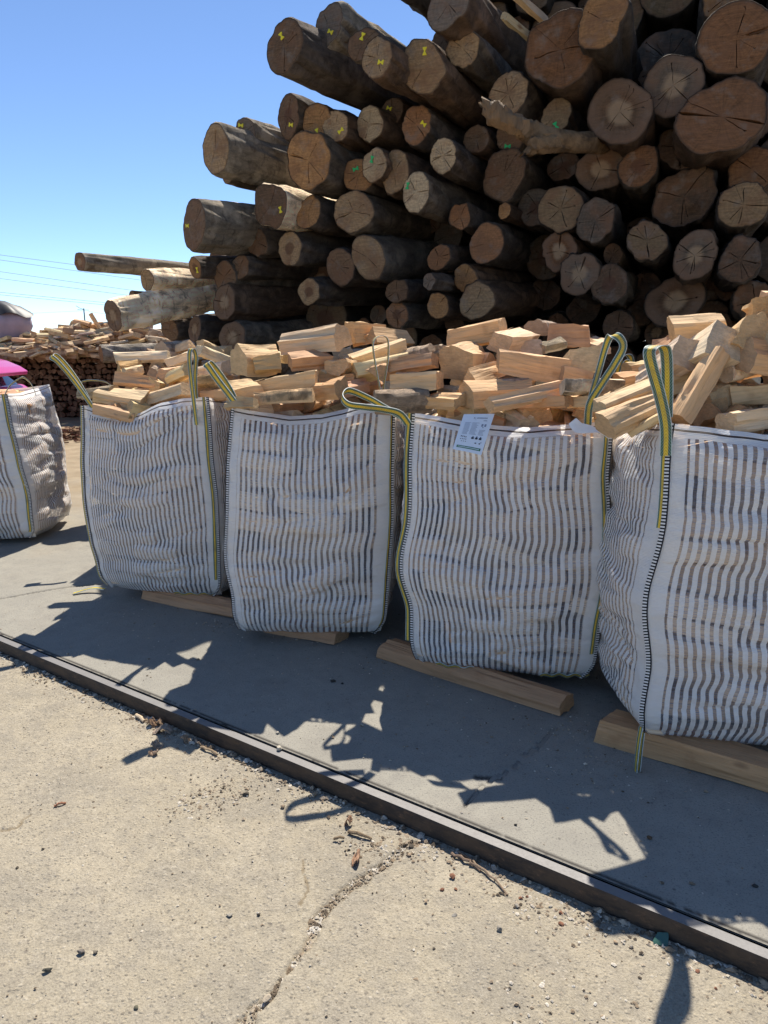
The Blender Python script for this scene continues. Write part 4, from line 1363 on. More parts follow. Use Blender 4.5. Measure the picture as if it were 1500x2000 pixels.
# ------------------------------------------------------------------ firewood heaped on the bags
PIECES = []
ZR = random.Random(77)
def piece(bag, layer, x1, y1, x2, y2, th_, Y, kind='quad', wood='warm', dy=None, roll=None, desc=None, depth=1.0):
    """a billet seen side-on from (x1,y1) to (x2,y2), th_ pixels thick, at distance Y"""
    dy = ZR.choice((-1, 1)) * ZR.uniform(.03, .12) if dy is None else dy + ZR.choice((-1, 1)) * ZR.uniform(.01, .05)
    p1 = at(x1, y1, Y - dy); p2 = at(x2, y2, Y + dy)
    h = th_ * Y / FPX / 2 * .92
    o = billet(p1, p2, h * depth * ZR.uniform(1.0, 1.3), h, kind, ZR.uniform(-.3, .3) if roll is None else roll, wood)
    PIECES.append((bag, layer, (x1 + x2) / 2, o, desc or {'quad': 'squared', 'wedge': 'wedge-shaped', 'half': 'bark-topped', 'pent': 'angular', 'slab': 'slab-like'}[kind], wood))

def endon(bag, layer, x, y, wpx, hpx, Y, kind='quad', wood='warm', yaw=0.3, pitch=0.0, L=.27, roll=0.0, desc=None):
    """a billet whose sawn end faces the camera"""
    p = at(x, y, Y)
    d = Vector((math.sin(yaw), math.cos(yaw), pitch)).normalized()
    o = billet(p, p + d * L, wpx * Y / FPX / 2, hpx * Y / FPX / 2, kind, roll, wood)
    PIECES.append((bag, layer, x, o, desc or ('end-on ' + {'quad': 'squared', 'wedge': 'wedge', 'half': 'half-round', 'pent': 'angular', 'slab': 'slab'}[kind]), wood))

# bag two left of the labelled one
P, E = piece, endon
P(1, 0, 186, 797, 264, 814, 25, 4.27, 'quad', 'warm', dy=-.02)
P(1, 0, 189, 772, 283, 785, 34, 4.40, 'quad', 'pale', dy=-.03)
P(1, 0, 158, 770, 222, 764, 28, 4.50, 'half', 'grey')
P(1, 1, 228, 742, 308, 752, 27, 4.62, 'quad', 'warm', dy=-.02)
P(1, 0, 285, 782, 367, 760, 28, 4.36, 'pent', 'pale')
E(1, 1, 316, 736, 34, 42, 4.70, 'quad', 'warm', .5)
P(1, 2, 224, 698, 330, 695, 19, 5.2, 'quad', 'cream')
P(1, 1, 242, 728, 278, 722, 20, 4.85, 'pent', 'pale')
P(1, 1, 334, 738, 372, 722, 24, 4.55, 'pent', 'pale')
P(1, 0, 386, 748, 438, 744, 26, 4.38, 'half', 'warm', roll=2.6)
P(1, 1, 386, 728, 444, 716, 26, 4.72, 'pent', 'cream')
E(1, 2, 316, 680, 40, 34, 5.5, 'half', 'grey', .6)
P(1, 2, 388, 684, 446, 706, 20, 5.1, 'quad', 'cream')
P(1, 2, 330, 708, 372, 694, 18, 5.0, 'quad', 'cream')
P(1, 2, 340, 682, 372, 672, 20, 5.5, 'wedge', 'warm')
P(1, 2, 392, 672, 428, 690, 18, 5.4, 'quad', 'pale')
P(1, 0, 402, 772, 452, 768, 24, 4.30, 'quad', 'red')
E(1, 1, 232, 720, 18, 34, 4.9, 'wedge', 'warm', .2)
# bag left of the labelled one
E(2, 2, 466, 702, 46, 56, 3.95, 'pent', 'pale', .75, .0, .24, .1)
P(2, 1, 496, 716, 548, 711, 32, 3.95, 'quad', 'warm')
P(2, 2, 560, 672, 668, 655, 46, 4.05, 'pent', 'pale', dy=-.05, roll=.15)
P(2, 1, 566, 708, 640, 703, 34, 3.92, 'quad', 'red')
E(2, 1, 656, 719, 54, 38, 3.82, 'half', 'warm', .45, 0, .25, math.pi)
P(2, 2, 688, 706, 790, 672, 30, 4.0, 'quad', 'pale', dy=.05)
P(2, 1, 690, 728, 794, 706, 32, 3.86, 'quad', 'pale', dy=.04)
P(2, 2, 728, 654, 798, 660, 32, 4.25, 'wedge', 'warm')
P(2, 2, 692, 668, 742, 660, 22, 4.2, 'quad', 'red')
P(2, 0, 492, 757, 619, 737, 30, 3.78, 'quad', 'pale', dy=.02)
P(2, 0, 448, 762, 500, 758, 38, 3.72, 'pent', 'warm')
P(2, 0, 500, 780, 612, 770, 34, 3.62, 'half', 'warm', dy=.0, roll=.1, desc='grey barked half-round')
P(2, 0, 446, 789, 500, 787, 24, 3.60, 'quad', 'warm')
P(2, 0, 606, 770, 668, 758, 32, 3.72, 'quad', 'red')
E(2, 1, 740, 730, 58, 34, 3.74, 'wedge', 'warm', .3, 0, .25, math.pi)
P(2, 0, 732, 781, 838, 776, 50, 3.42, 'half', 'grey', dy=-.02, roll=.9, desc='dark barked')
E(2, 2, 682, 650, 26, 36, 4.15, 'quad', 'warm', .8)
P(2, 1, 632, 745, 700, 738, 28, 3.9, 'quad', 'warm')
P(2, 0, 660, 762, 716, 752, 26, 3.75, 'pent', 'red')
P(2, 2, 795, 692, 842, 680, 26, 4.0, 'half', 'grey', roll=.5)
P(2, 2, 835, 690, 866, 684, 26, 4.1, 'quad', 'grey')
P(2, 2, 480, 690, 560, 700, 20, 4.3, 'quad', 'cream')
# labelled bag
P(3, 2, 884, 663, 984, 645, 44, 3.85, 'quad', 'warm', dy=-.08, roll=.1)
E(3, 2, 978, 672, 46, 46, 3.65, 'quad', 'pale', .7, .1, .25, .5)
E(3, 2, 1034, 682, 52, 36, 3.7, 'quad', 'cream', .2, -.25, .25)
E(3, 2, 1048, 640, 46, 32, 4.0, 'half', 'grey', .5)
P(3, 2, 1070, 660, 1152, 657, 42, 3.9, 'quad', 'red', dy=-.05)
P(3, 2, 1056, 680, 1100, 668, 22, 3.75, 'half', 'grey', roll=.4, desc='lichen-barked')
P(3, 2, 1148, 672, 1180, 680, 30, 3.85, 'quad', 'pale')
E(3, 1, 1140, 704, 58, 56, 3.5, 'quad', 'cream', -.15, -.5, .25, .12)
E(3, 1, 892, 708, 74, 68, 3.55, 'pent', 'warm', .45, 0, .26, .15)
P(3, 1, 920, 735, 988, 717, 28, 3.48, 'wedge', 'warm')
P(3, 1, 973, 704, 1103, 728, 46, 3.42, 'quad', 'warm', dy=-.04)
P(3, 0, 910, 770, 1035, 762, 50, 3.33, 'pent', 'warm', dy=.0, roll=.05)
P(3, 0, 930, 752, 1030, 744, 20, 3.36, 'half', 'grey', dy=.0, roll=0.0, desc='grey bark-plated')
P(3, 0, 955, 790, 1092, 758, 36, 3.17, 'quad', 'warm', dy=.0)
P(3, 1, 862, 762, 908, 768, 30, 3.5, 'half', 'grey')
P(3, 0, 836, 785, 900, 785, 30, 3.36, 'quad', 'warm')
P(3, 1, 768, 718, 850, 704, 34, 3.62, 'quad', 'red', dy=-.04)
P(3, 1, 774, 750, 860, 744, 40, 3.52, 'quad', 'warm', dy=-.05)
P(3, 0, 1098, 757, 1207, 757, 38, 3.12, 'half', 'cream', dy=.02, roll=2.9, desc='pale yellowish')
P(3, 0, 1104, 785, 1190, 782, 28, 3.10, 'quad', 'warm')
P(3, 1, 918, 705, 958, 712, 40, 3.7, 'quad', 'warm')
P(3, 2, 985, 690, 1030, 700, 34, 3.75, 'quad', 'red')
P(3, 1, 1094, 730, 1150, 742, 34, 3.4, 'quad', 'warm')
P(3, 0, 1020, 788, 1110, 782, 24, 3.2, 'slab', 'red')
# nearest bag
P(4, 0, 1172, 798, 1335, 738, 34, 2.80, 'quad', 'pale', dy=.06, roll=.1)
P(4, 0, 1180, 830, 1292, 785, 46, 2.66, 'pent', 'warm', dy=.03)
P(4, 0, 1322, 818, 1402, 690, 46, 2.70, 'quad', 'warm', dy=.02, roll=.05, depth=.8)
E(4, 2, 1342, 690, 58, 60, 2.80, 'quad', 'cream', -.3, -.45, .26, .45)
E(4, 2, 1424, 668, 66, 74, 2.76, 'quad', 'cream', -.35, -.45, .28, .55)
P(4, 2, 1310, 642, 1412, 636, 52, 2.98, 'pent', 'warm', dy=-.04, desc='rough torn')
E(4, 2, 1476, 645, 58, 66, 2.72, 'pent', 'pale', .2, -.2, .26, .2)
E(4, 2, 1500, 600, 60, 50, 2.78, 'quad', 'warm', .3, 0, .26, -.3)
P(4, 1, 1418, 735, 1520, 702, 44, 2.85, 'half', 'cream', roll=2.8)
E(4, 1, 1414, 766, 60, 50, 2.85, 'half', 'warm', -.3, 0, .26, 2.2)
P(4, 0, 1420, 826, 1540, 812, 46, 2.62, 'quad', 'pale', dy=.0)
P(4, 1, 1426, 778, 1540, 765, 40, 2.78, 'quad', 'pale', dy=.0)
P(4, 2, 1206, 742, 1270, 736, 24, 3.6, 'quad', 'red')
P(4, 2, 1224, 718, 1272, 714, 24, 3.75, 'quad', 'pale')
P(4, 0, 1234, 846, 1296, 812, 16, 2.60, 'slab', 'pale')
P(4, 1, 1300, 750, 1372, 725, 44, 3.0, 'quad', 'warm')
P(4, 1, 1362, 715, 1432, 740, 48, 2.98, 'quad', 'warm')
P(4, 2, 1290, 690, 1330, 672, 40, 3.2, 'quad', 'red')
E(4, 1, 1392, 815, 34, 40, 2.85, 'wedge', 'grey', .4)
P(4, 2, 1450, 690, 1530, 672, 44, 2.9, 'quad', 'warm')

LAY = {0: "on the front rim of", 1: "mid-heap on", 2: "atop"}
for bag in (1, 2, 3, 4):
    for lay in (0, 1, 2):
        ps = sorted([p for p in PIECES if p[0] == bag and p[1] == lay], key=lambda p: p[2])
        for i, p in enumerate(ps):
            heap = BAGNAME[bag]
            wd_ = {'pale': 'pale', 'warm': 'tan', 'red': 'reddish', 'grey': 'greyish', 'cream': 'cream'}[p[5]]
            de = p[4] if wd_ in p[4] or 'grey' in p[4] else wd_ + ' ' + p[4]
            pos = 'leftmost' if i == 0 else ('rightmost' if i == len(ps) - 1 else ordn(i + 1) + ' from left')
            tag(p[3], f"{de} billet, {pos} {LAY[lay]} {heap}".replace(", the", " the"), "firewood", "split firewood on " + BAGNAME[bag])

# half-buried pieces that fill the bags below and behind those
FR = random.Random(19)
def heap_fill(b, n, phrase, ztop, back, rise=.22, s_scale=1.0, front=.16, grp=None):
    for i in range(n):
        u, v = FR.uniform(.08, .92), FR.uniform(front, .93)
        c = b.c[0] + b.ex * (u * b.w) + b.ey * (v * b.d)
        dome = math.sin(math.pi * min(1, max(0, u))) ** .5
        hi = rise * min(1, (v - front) / .45 + .05) * dome
        z = ztop - .06 + hi * (FR.random() ** .5) - (.04 if u < .15 or u > .85 else 0)
        a = math.pi / 2 + FR.gauss(0, .65)
        L = FR.uniform(.20, .28)
        d = Vector((math.cos(a), math.sin(a), FR.uniform(-.25, .25))).normalized()
        h = FR.uniform(.038, .062)
        p = Vector((c.x, c.y, z))
        o = billet(p - d * L / 2, p + d * L / 2, h * FR.uniform(.9, 1.3), h, FR.choice(['quad', 'pent', 'wedge', 'quad', 'half', 'slab']), FR.uniform(-.6, .6), FR.choice(['warm', 'pale', 'pale', 'red', 'cream', 'warm', 'grey']))
        tag(o, f"split billet half buried in the heap on {phrase}", "firewood", grp or "split firewood half buried on " + phrase)
heap_fill(b1, 26, BAGNAME[1], 1.24, 0, .20)
heap_fill(b2, 24, BAGNAME[2], 1.26, 0, .22)
heap_fill(b3, 26, BAGNAME[3], 1.27, 0, .24)
heap_fill(b4, 24, BAGNAME[4], 1.30, 0, .26)
heap_fill(b0, 12, BAGNAME[0], 1.17, 0, .06)
for i, (x, y, Y, a) in enumerate(((1640, 560, 2.72, .3), (1660, 530, 2.74, .9), (1670, 545, 2.72, .2), (1660, 500, 2.8, .6), (1700, 530, 2.72, .1), (1750, 520, 2.78, 1.1), (1640, 585, 2.66, 1.4), (1680, 570, 2.66, .2), (1740, 585, 2.68, .8), (1790, 560, 2.72, .3), (1590, 625, 2.64, 1.4), (1560, 655, 2.62, 1.3), (1800, 620, 2.68, .4), (1770, 650, 2.62, .1), (1560, 660, 2.75, .4), (1600, 610, 2.8, 1.2), (1570, 590, 2.95, .1), (1660, 640, 2.75, .7), (1640, 575, 2.95, .5), (1540, 640, 2.95, 1.0), (1700, 600, 2.85, .2), (1530, 700, 2.72, .2), (1620, 690, 2.68, .9), (1720, 670, 2.7, .3))):
    p = at(x, y, Y); d = Vector((math.cos(a), math.sin(a) * .6, .1 * math.sin(i * 2))).normalized() * .15
    tag(billet(p - d, p + d, .06, .052, ('quad', 'pent')[i % 2], .2, ('pale', 'warm')[i % 2]), "split billet half buried in the heap on " + BAGNAME[4], "firewood", "split firewood half buried on " + BAGNAME[4])
heap_fill(b5, 22, "the hidden bag behind the farthest front-row bag", 1.30, 0, .30, front=.05)
heap_fill(b6, 18, "the hidden bag behind the second-farthest front-row bag", 1.30, 0, .28, front=.05)
heap_fill(b7, 12, "the hidden bag behind the labelled bag", 1.28, 0, .12, front=.05)
heap_fill(b8, 14, "the hidden bag behind the nearest bag", 1.28, 0, .22, front=.05)

# ------------------------------------------------------------------ split timbers under the bags
def timber(a, b, h, wdt, kind, label, wood='brown', roll=0.0):
    a = Vector((a.x, a.y, h / 2 + .002)); b = Vector((b.x, b.y, h / 2 + .002))
    o = billet(a, b, wdt / 2, h / 2, kind, roll, wood, "split_timber")
    tag(o, label, "timber", "split timbers carrying the bags")
timber(gnd(757, 1290) + Vector((0, .07, 0)), gnd(1100, 1404) + Vector((.03, .06, 0)), .082, .13, 'pent', "long split timber sticking out under the labelled bag")
timber(gnd(1190, 1454) + Vector((0, .07, 0)), gnd(1640, 1590) + Vector((0, .07, 0)), .095, .14, 'quad', "long split timber sticking out under the nearest bag")
timber(gnd(560, 1240) + Vector((-.1, .09, 0)), gnd(668, 1260) + Vector((0, .05, 0)), .075, .13, 'pent', "rough barked timber end under the second-farthest front-row bag")
timber(gnd(290, 1170) + Vector((0, .06, 0)), gnd(470, 1212) + Vector((.02, .06, 0)), .085, .14, 'pent', "rough dark timber under the farthest front-row bag")
for b, nm in ((b1, BAGNAME[1]), (b2, BAGNAME[2]), (b3, BAGNAME[3]), (b4, BAGNAME[4])):
    a = b.c[3] - b.ey * .18 + b.ex * .08; e = b.c[2] - b.ey * .18 - b.ex * .05
    timber(a, e, .075, .12, 'quad', "rear split timber hidden under " + nm)

# ------------------------------------------------------------------ left background: stacked billets, heap, sack, car
def prism_into(V, F, p1, p2, hx, hy, rnd, n=5):
    m = frame(p1, p2 - p1, rnd.uniform(0, 6.28))
    b = len(V); L = (p2 - p1).length
    rr = [(math.cos(6.283 * i / n + rnd.uniform(-.3, .3)) * hx * rnd.uniform(.75, 1.15), math.sin(6.283 * i / n + rnd.uniform(-.3, .3)) * hy * rnd.uniform(.75, 1.15)) for i in range(n)]
    for z in (0, L):
        for x, y in rr: V.append(m @ Vector((x, y, z)))
    for i in range(n): F.append((b + i, b + (i + 1) % n, b + n + (i + 1) % n, b + n + i))
    F.append(tuple(range(b + n - 1, b - 1, -1))); F.append(tuple(range(b + n, b + 2 * n)))

rs = random.Random(31)
M['old_wood'] = None
def mat_old():
    t = NT("weathered_billets")
    pos = t.n("NewGeometry").outputs["Position"]
    vc = t.vor(pos, 9).outputs["Color"]
    c = t.ramp(t.n("SeparateXYZ", None, Vector=vc).outputs[0], [(0, (0.10, 0.055, 0.032)), (.5, (0.20, 0.115, 0.065)), (1, (0.32, 0.20, 0.115))])
    c = t.mix(t.ramp(t.noise(pos, 30, 4), [(.4, 0), (.7, .6)]), c, (0.07, 0.045, 0.03))
    return t.out(t.bsdf(c, .85, None, 0, .15))
M['old_wood'] = mat_old()
V, F = [], []
STY = 15.9
for row in range(12):
    z = .07 + row * .115
    x = -11.5
    while x < -3.6:
        r_ = rs.uniform(.045, .085)
        y0 = STY + rs.uniform(-.07, .07)
        prism_into(V, F, Vector((x, y0, z + rs.uniform(-.02, .02))), Vector((x, y0 + 1.0, z)), r_, r_ * .95, rs, rs.choice([4, 5, 7]))
        x += r_ * 1.75
stk = meshobj("stacked_billets", V, F, M['old_wood'])
tag(stk, "long dark stack of small round billets behind the left bags", "wood stack", kind="stuff")

# loose splits thrown on top of the stack
def stack_top(x):
    """height of the heap above x at the stack"""
    return float(np.interp(x, [-9.5, -8.4, -7.6, -6.8, -6.3, -5.4, -4.6, -3.6], [1.55, 1.74, 1.92, 2.06, 2.13, 2.04, 1.98, 1.96]))
HV, HF = [], []
hp = random.Random(41)
for i in range(70):
    x = hp.uniform(-8.7, -4.3)
    y = hp.uniform(15.2, 16.7)
    top = stack_top(x) - .45 * abs(y - 16.1) ** 1.3 - .03
    z = top - .10 * hp.random()
    a = hp.gauss(0, .5)
    L = hp.uniform(.3, .62)
    d = Vector((math.cos(a), math.sin(a), hp.uniform(-.28, .28))).normalized()
    p = Vector((x, y, z)); h = hp.uniform(.022, .05)
    o = billet(p - d * L / 2, p + d * L / 2, h * hp.uniform(1.1, 2.0), h, hp.choice(['quad', 'pent', 'slab', 'half']), hp.uniform(-.5, .5), hp.choice(['cream', 'pale', 'warm', 'grey', 'warm']))
    tag(o, "thin split stick thrown on top of the dark billet stack", "firewood", "loose splits heaped on the far stack")
for i in range(520):
    x = hp.uniform(-9.2, -3.4); y = hp.uniform(15.0, 16.8)
    top = stack_top(x) - .45 * abs(y - 16.1) ** 1.3 - .09
    z = hp.uniform(min(1.32, top - .02), top)
    a = hp.gauss(0, .7); L = hp.uniform(.3, .6)
    d = Vector((math.cos(a), math.sin(a), hp.uniform(-.3, .3))).normalized()
    p = Vector((x, y, z)); h = hp.uniform(.03, .06)
    prism_into(HV, HF, p - d * L / 2, p + d * L / 2, h * 1.5, h, hp, 4)
M['heap_wood'] = None
t = NT("heaped_splits")
pos = t.n("NewGeometry").outputs["Position"]
vc = t.vor(t.mapping(pos, (1, 2, 4)), 3).outputs["Color"]
c = t.ramp(t.n("SeparateXYZ", None, Vector=vc).outputs[0], [(0, (0.22, 0.13, 0.08)), (.4, (0.40, 0.26, 0.15)), (.75, (0.58, 0.42, 0.25)), (1, (0.68, 0.54, 0.35))])
M['heap_wood'] = t.out(t.bsdf(c, .8, None, 0, .2))
# the firewood packed inside the bags, seen through the mesh stripes, is part of the same uncounted mass
inn = meshobj("packed_firewood", INNER_V, INNER_F, M['old_wood'] and None or M['heap_wood'])
t = NT("packed_firewood_wood")
pos = t.n("NewGeometry").outputs["Position"]
gi = t.n("NewGeometry").outputs["Random Per Island"]
c = t.ramp(gi, [(0, (0.58, 0.41, 0.27)), (.5, (0.75, 0.55, 0.38)), (1, (0.86, 0.68, 0.49))])
c = t.mix(t.ramp(t.noise(t.mapping(pos, (3, 3, 40)), 4, 4), [(.35, .35), (.6, 0)]), c, (0.3, 0.17, 0.08))
inn.data.materials[0] = t.out(t.bsdf(c, .8, None, 0, .2))
tag(inn, "split firewood packed inside the bags, showing through the mesh stripes", "firewood", kind="stuff")
hs = meshobj("heaped_splits", HV, HF, M['heap_wood'])
tag(hs, "heap of weathered split sticks on the far dark stack", "firewood heap", kind="stuff")
# upright splinter on the crest
o = billet(at(194, 640, 15.9), at(177, 612, 15.8), .05, .035, 'quad', 0, 'warm')
tag(o, "single split stick standing up from the crest of the far heap", "firewood", "loose splits heaped on the far stack")

# fallen round log on the heap
PILE_KEEP = PILE_C
d = ray(197, 691)
PILE_C = (PN.x * d.x + PN.y * d.y) * (14.6 / d.y)
o = add_log(197, 691, 17, p=0, tint='orange', heart=.5, L=1.6, bark=2, jit=20, crk=1, name="fallen_log", slope=.03)
PILE_C = PILE_KEEP
tag(o, "short pale-barked log lying on the split heap left of the pile", "log")

# mauve sack with a black top on the stack
def sack():
    root = empty("bulk_sack", (-8.58, 16.2, 1.34))
    n = 48; V, F = [], []
    prof = [(0.0, .42), (.1, .54), (.3, .66), (.55, .80), (.72, .80), (.86, .56), (.97, .36), (1.02, .12)]
    for z, r_ in prof:
        for k in range(n):
            a = 2 * math.pi * k / n
            w_ = 1 + .07 * math.sin(5 * a + z * 3) + .03 * math.sin(11 * a)
            V.append((math.cos(a) * r_ * w_, math.sin(a) * r_ * w_ * .8, z * 1.12))
    m = len(prof)
    for i in range(m - 1):
        for k in range(n):
            a = i * n + k; b = i * n + (k + 1) % n
            F.append((a, b, b + n, a + n))
    F.append(tuple(range(n - 1, -1, -1))); F.append(tuple(range((m - 1) * n, m * n)))
    meshobj("sack_body", V, F, M['mauve'], root, smooth=True)
    V, F = [], []
    rings = [(1.165, .06), (1.14, .32), (1.07, .48), (.99, .62), (.88, .78), (.83, .83)]
    for z, r_ in rings:
        for k in range(n):
            a = 2 * math.pi * k / n
            w_ = 1 + .09 * math.sin(5 * a + z * 3) + .05 * math.sin(9 * a + 1)
            V.append((math.cos(a) * r_ * w_ * 1.04, math.sin(a) * r_ * w_ * .85, z + (.05 * math.sin(7 * a) if r_ > .5 else 0) + .012))
    for i in range(len(rings) - 1):
        for k in range(n):
            a = i * n + k; b = i * n + (k + 1) % n
            F.append((a, a + n, b + n, b))
    F.append(tuple(range(n)))
    meshobj("plastic_cover", V, F, M['black_film'], root, smooth=True)
    tag(root, "bulging mauve sack under a black plastic cover on the far stack", "sack")
sack()

# pink car behind the left bag
def car():
    root = empty("parked_car", (-7.42, 10.6, 0))
    W = .84
    def prism(name, prof, y0, y1, mat, inset=0.0, parent=root, bev=.05):
        bm = bmesh.new()
        a = [bm.verts.new((x, y0, z)) for x, z in prof]; b = [bm.verts.new((x, y1, z)) for x, z in prof]
        bm.faces.new(a); bm.faces.new(b[::-1])
        for i in range(len(prof)):
            j = (i + 1) % len(prof)
            bm.faces.new((a[j], a[i], b[i], b[j]))
        bmesh.ops.recalc_face_normals(bm, faces=bm.faces)
        if bev: bmesh.ops.bevel(bm, geom=bm.edges[:], offset=bev, segments=3, affect='EDGES', profile=.6)
        return bmobj(name, bm, mat, parent, True, R(40))
    prism("body", [(-2.0, .28), (-2.05, .62), (-1.9, .82), (-.95, .95), (1.75, .98), (1.95, .85), (1.98, .35), (1.8, .25)], -W, W, M['pink_paint'], bev=.06)
    prism("window_band", [(-.95, .94), (-.25, 1.36), (1.25, 1.36), (1.72, .97)], -W + .07, W - .07, M['car_glass'], bev=.03)
    prism("roof", [(-.32, 1.30), (-.1, 1.40), (.3, 1.46), (.8, 1.47), (1.25, 1.415), (1.55, 1.335), (1.75, 1.25), (1.86, 1.175), (1.84, 1.12), (1.70, 1.14), (1.2, 1.27)], -W + .03, W - .03, M['pink_paint'], bev=.018)
    for sx in (-1.25, 1.25):
        for sy in (-1, 1):
            bm = bmesh.new()
            bmesh.ops.create_cone(bm, cap_ends=True, segments=28, radius1=.31, radius2=.31, depth=.19, matrix=Matrix.Translation((sx, sy * (W - .08), .31)) @ Matrix.Rotation(R(90), 4, 'X'))
            wh = bmobj("wheel", bm, M['rubber'], root, True, R(40))
            bm = bmesh.new()
            bmesh.ops.create_cone(bm, cap_ends=True, segments=20, radius1=.19, radius2=.17, depth=.2, matrix=Matrix.Translation((sx, sy * (W - .07), .31)) @ Matrix.Rotation(R(90), 4, 'X'))
            bmobj("rim", bm, M['steel'], wh, True, R(40))
    tag(root, "glossy pink car, roof showing behind the bag at the left frame edge", "car")
car()

# bark litter on the dirt
V, F = [], []
lr = random.Random(8)
lc = gnd(142, 852)
for i in range(420):
    a = lr.gauss(0, .42); b = lr.gauss(0, .35)
    z = .012 + max(0, .20 - .32 * math.hypot(a, b)) * lr.random()
    L = lr.uniform(.05, .22)
    an = lr.uniform(0, 3.14)
    p = Vector((lc.x + a, lc.y + b, z)); d = Vector((math.cos(an), math.sin(an), lr.uniform(-.3, .3))) * L
    prism_into(V, F, p - d / 2, p + d / 2, lr.uniform(.01, .03), lr.uniform(.006, .014), lr, 4)
tag(meshobj("bark_litter", V, F, M['old_wood']), "small drift of bark scraps on the sandy ground by the far stack", "bark litter", kind="stuff")

# ------------------------------------------------------------------ far pole and wires, treetop
def utility_pole():
    bx, by = at(167, 640, 150).x, 150.0
    root = empty("utility_pole", (bx, by, 0))
    V, F = tube([(0, 0, 0), (0, 0, 8.4)], [.17, .12], 10)
    meshobj("pole", V, F, M['pole'], root)
    V, F = tube([(-1.3, 0, 8.15), (1.0, 0, 8.05)], [.05, .05], 6)
    meshobj("crossarm", V, F, M['pole'], root)
    V, F = tube([(-1.5, 0, 8.9), (-.8, 0, 8.45), (0, 0, 8.2)], [.05, .05, .05], 6)
    meshobj("bracket", V, F, M['pole'], root)
    tag(root, "thin grey utility pole rising behind the far split heap", "utility pole")
    return bx
bx = utility_pole()
def wire(a, b, Ya, Yb, label, r_=.014, sagm=.0, grp="faint overhead wires"):
    p, q_ = at(*a, Ya), at(*b, Yb)
    pts = [p.lerp(q_, i / 16) - Vector((0, 0, sagm * 4 * (i / 16) * (1 - i / 16))) for i in range(17)]
    V, F = tube(pts, [r_] * 17, 5)
    tag(meshobj("overhead_wire", V, F, M['cable']), label, "wire", grp)
rank = ['topmost', 'second', 'third', 'fourth', 'fifth', 'sixth']
for i, (a, b) in enumerate((((-60, 490), (330, 541)), ((-60, 499), (330, 555)), ((-60, 522), (420, 590)), ((-60, 536), (420, 599)), ((-60, 565), (420, 612)), ((-60, 570), (420, 616)))):
    wire(a, b, 80, 86, f"{rank[i]} of the six faint wires sloping across the sky at left", .022)
wire((-20, 616), (160, 607), 148, 150, "upper thin wire running left from the far utility pole", .02)
wire((20, 640), (165, 626), 148, 150, "lower thin wire running left from the far utility pole", .02)
wire((172, 608), (260, 622), 150, 152, "thin wire running right from the far utility pole", .02)

def far_tree():
    root = empty("leafy_tree", (at(147, 640, 110).x, 110, 0))
    V, F = tube([(0, 0, 0), (.1, 0, 2.2), (0, .1, 4.3)], [.2, .14, .05], 8)
    meshobj("trunk", V, F, M['bark'], root).color = (.12, .1, .08, 1)
    rnd = random.Random(3); V, F = [], []
    for i in range(900):
        while True:
            p = Vector((rnd.uniform(-1, 1), rnd.uniform(-1, 1), rnd.uniform(-1, 1)))
            if p.length < 1: break
        p = Vector((p.x * .9, p.y * .9, 3.6 + p.z * 1.3))
        a = Vector((rnd.gauss(0, 1), rnd.gauss(0, 1), rnd.gauss(0, 1))).normalized() * .16; b_ = a.orthogonal().normalized() * .08
        k = len(V); V += [p - a, p + b_, p + a, p - b_]; F.append((k, k + 1, k + 2, k + 3))
    meshobj("crown", V, F, M['leaf'], root)
    tag(root, "small distant treetop just left of the far utility pole", "tree")
far_tree()

# ------------------------------------------------------------------ loose stones, chips and twigs on the ground
def stone(px, py, wpx, hpx, color, label, z=NZ, flat=.6, seed=1, name="stone", cat="stone", grp="loose stones on the near ground", sharpn=True):
    p = gnd(px, py, z)
    fwd = p.y * math.cos(TH) + (EYE - z) * math.sin(TH)
    s_ = wpx * fwd / FPX / 2
    bm = bmesh.new()
    bmesh.ops.create_icosphere(bm, subdivisions=2, radius=1)
    rnd = random.Random(seed)
    ks = [(Vector((rnd.gauss(0, 1), rnd.gauss(0, 1), rnd.gauss(0, 1))).normalized(), rnd.uniform(.45, .75)) for _ in range(14)]
    for v in bm.verts:
        for n_, dd in ks:
            e_ = v.co.dot(n_)
            if e_ > dd: v.co -= n_ * (e_ - dd)
        v.co = Vector((v.co.x * s_, v.co.y * s_ * rnd.uniform(.96, 1.04) * (hpx / wpx) * 1.2, v.co.z * s_ * flat))
    bmesh.ops.rotate(bm, verts=bm.verts, matrix=Matrix.Rotation(rnd.uniform(-.4, .4), 3, 'Z'))
    o = bmobj(name, bm, M['stone'], None, True, R(30))
    o.location = (p.x, p.y, z + s_ * flat * .62)
    o.color = (*color, 1)
    tag(o, label, cat, grp)
BR, GY, DK, PL, TN = (.24, .115, .07), (.30, .265, .215), (.09, .075, .058), (.50, .44, .34), (.32, .235, .155)
stone(884, 1714, 17, 14, BR, "brick-red chunk on the near ground right of the wide crack", seed=2)
stone(975, 1816, 15, 20, GY, "upright grey pebble below the row of chips by the steel edging", seed=3, flat=.9)
stone(522, 1954, 24, 17, (.46, .38, .28), "smooth tan pebble lying in the wide crack at bottom", seed=4)
stone(546, 1465, 17, 10, PL, "pale stone chip resting on top of the steel edging", z=.004, seed=5, flat=.8)
stone(542, 1433, 12, 7, PL, "small pale chip on the grey slab just above the steel edging", z=0, seed=6)
stone(888, 1788, 18, 10, (.31, .28, .235), "flat grey stone on the near ground left of the upright pebble", seed=7, flat=.3)
stone(448, 1788, 18, 12, (.30, .27, .22), "broad flat grey stone left of the wide crack", seed=8, flat=.3)
stone(481, 1553, 19, 12, DK, "dark stone on the near ground below the folded loop shadow", seed=9)
stone(553, 1577, 13, 9, TN, "small tan pebble below the loop shadow on the near ground", seed=10)
stone(505, 1788, 11, 9, DK, "small dark stone beside the broad flat grey one", seed=11)
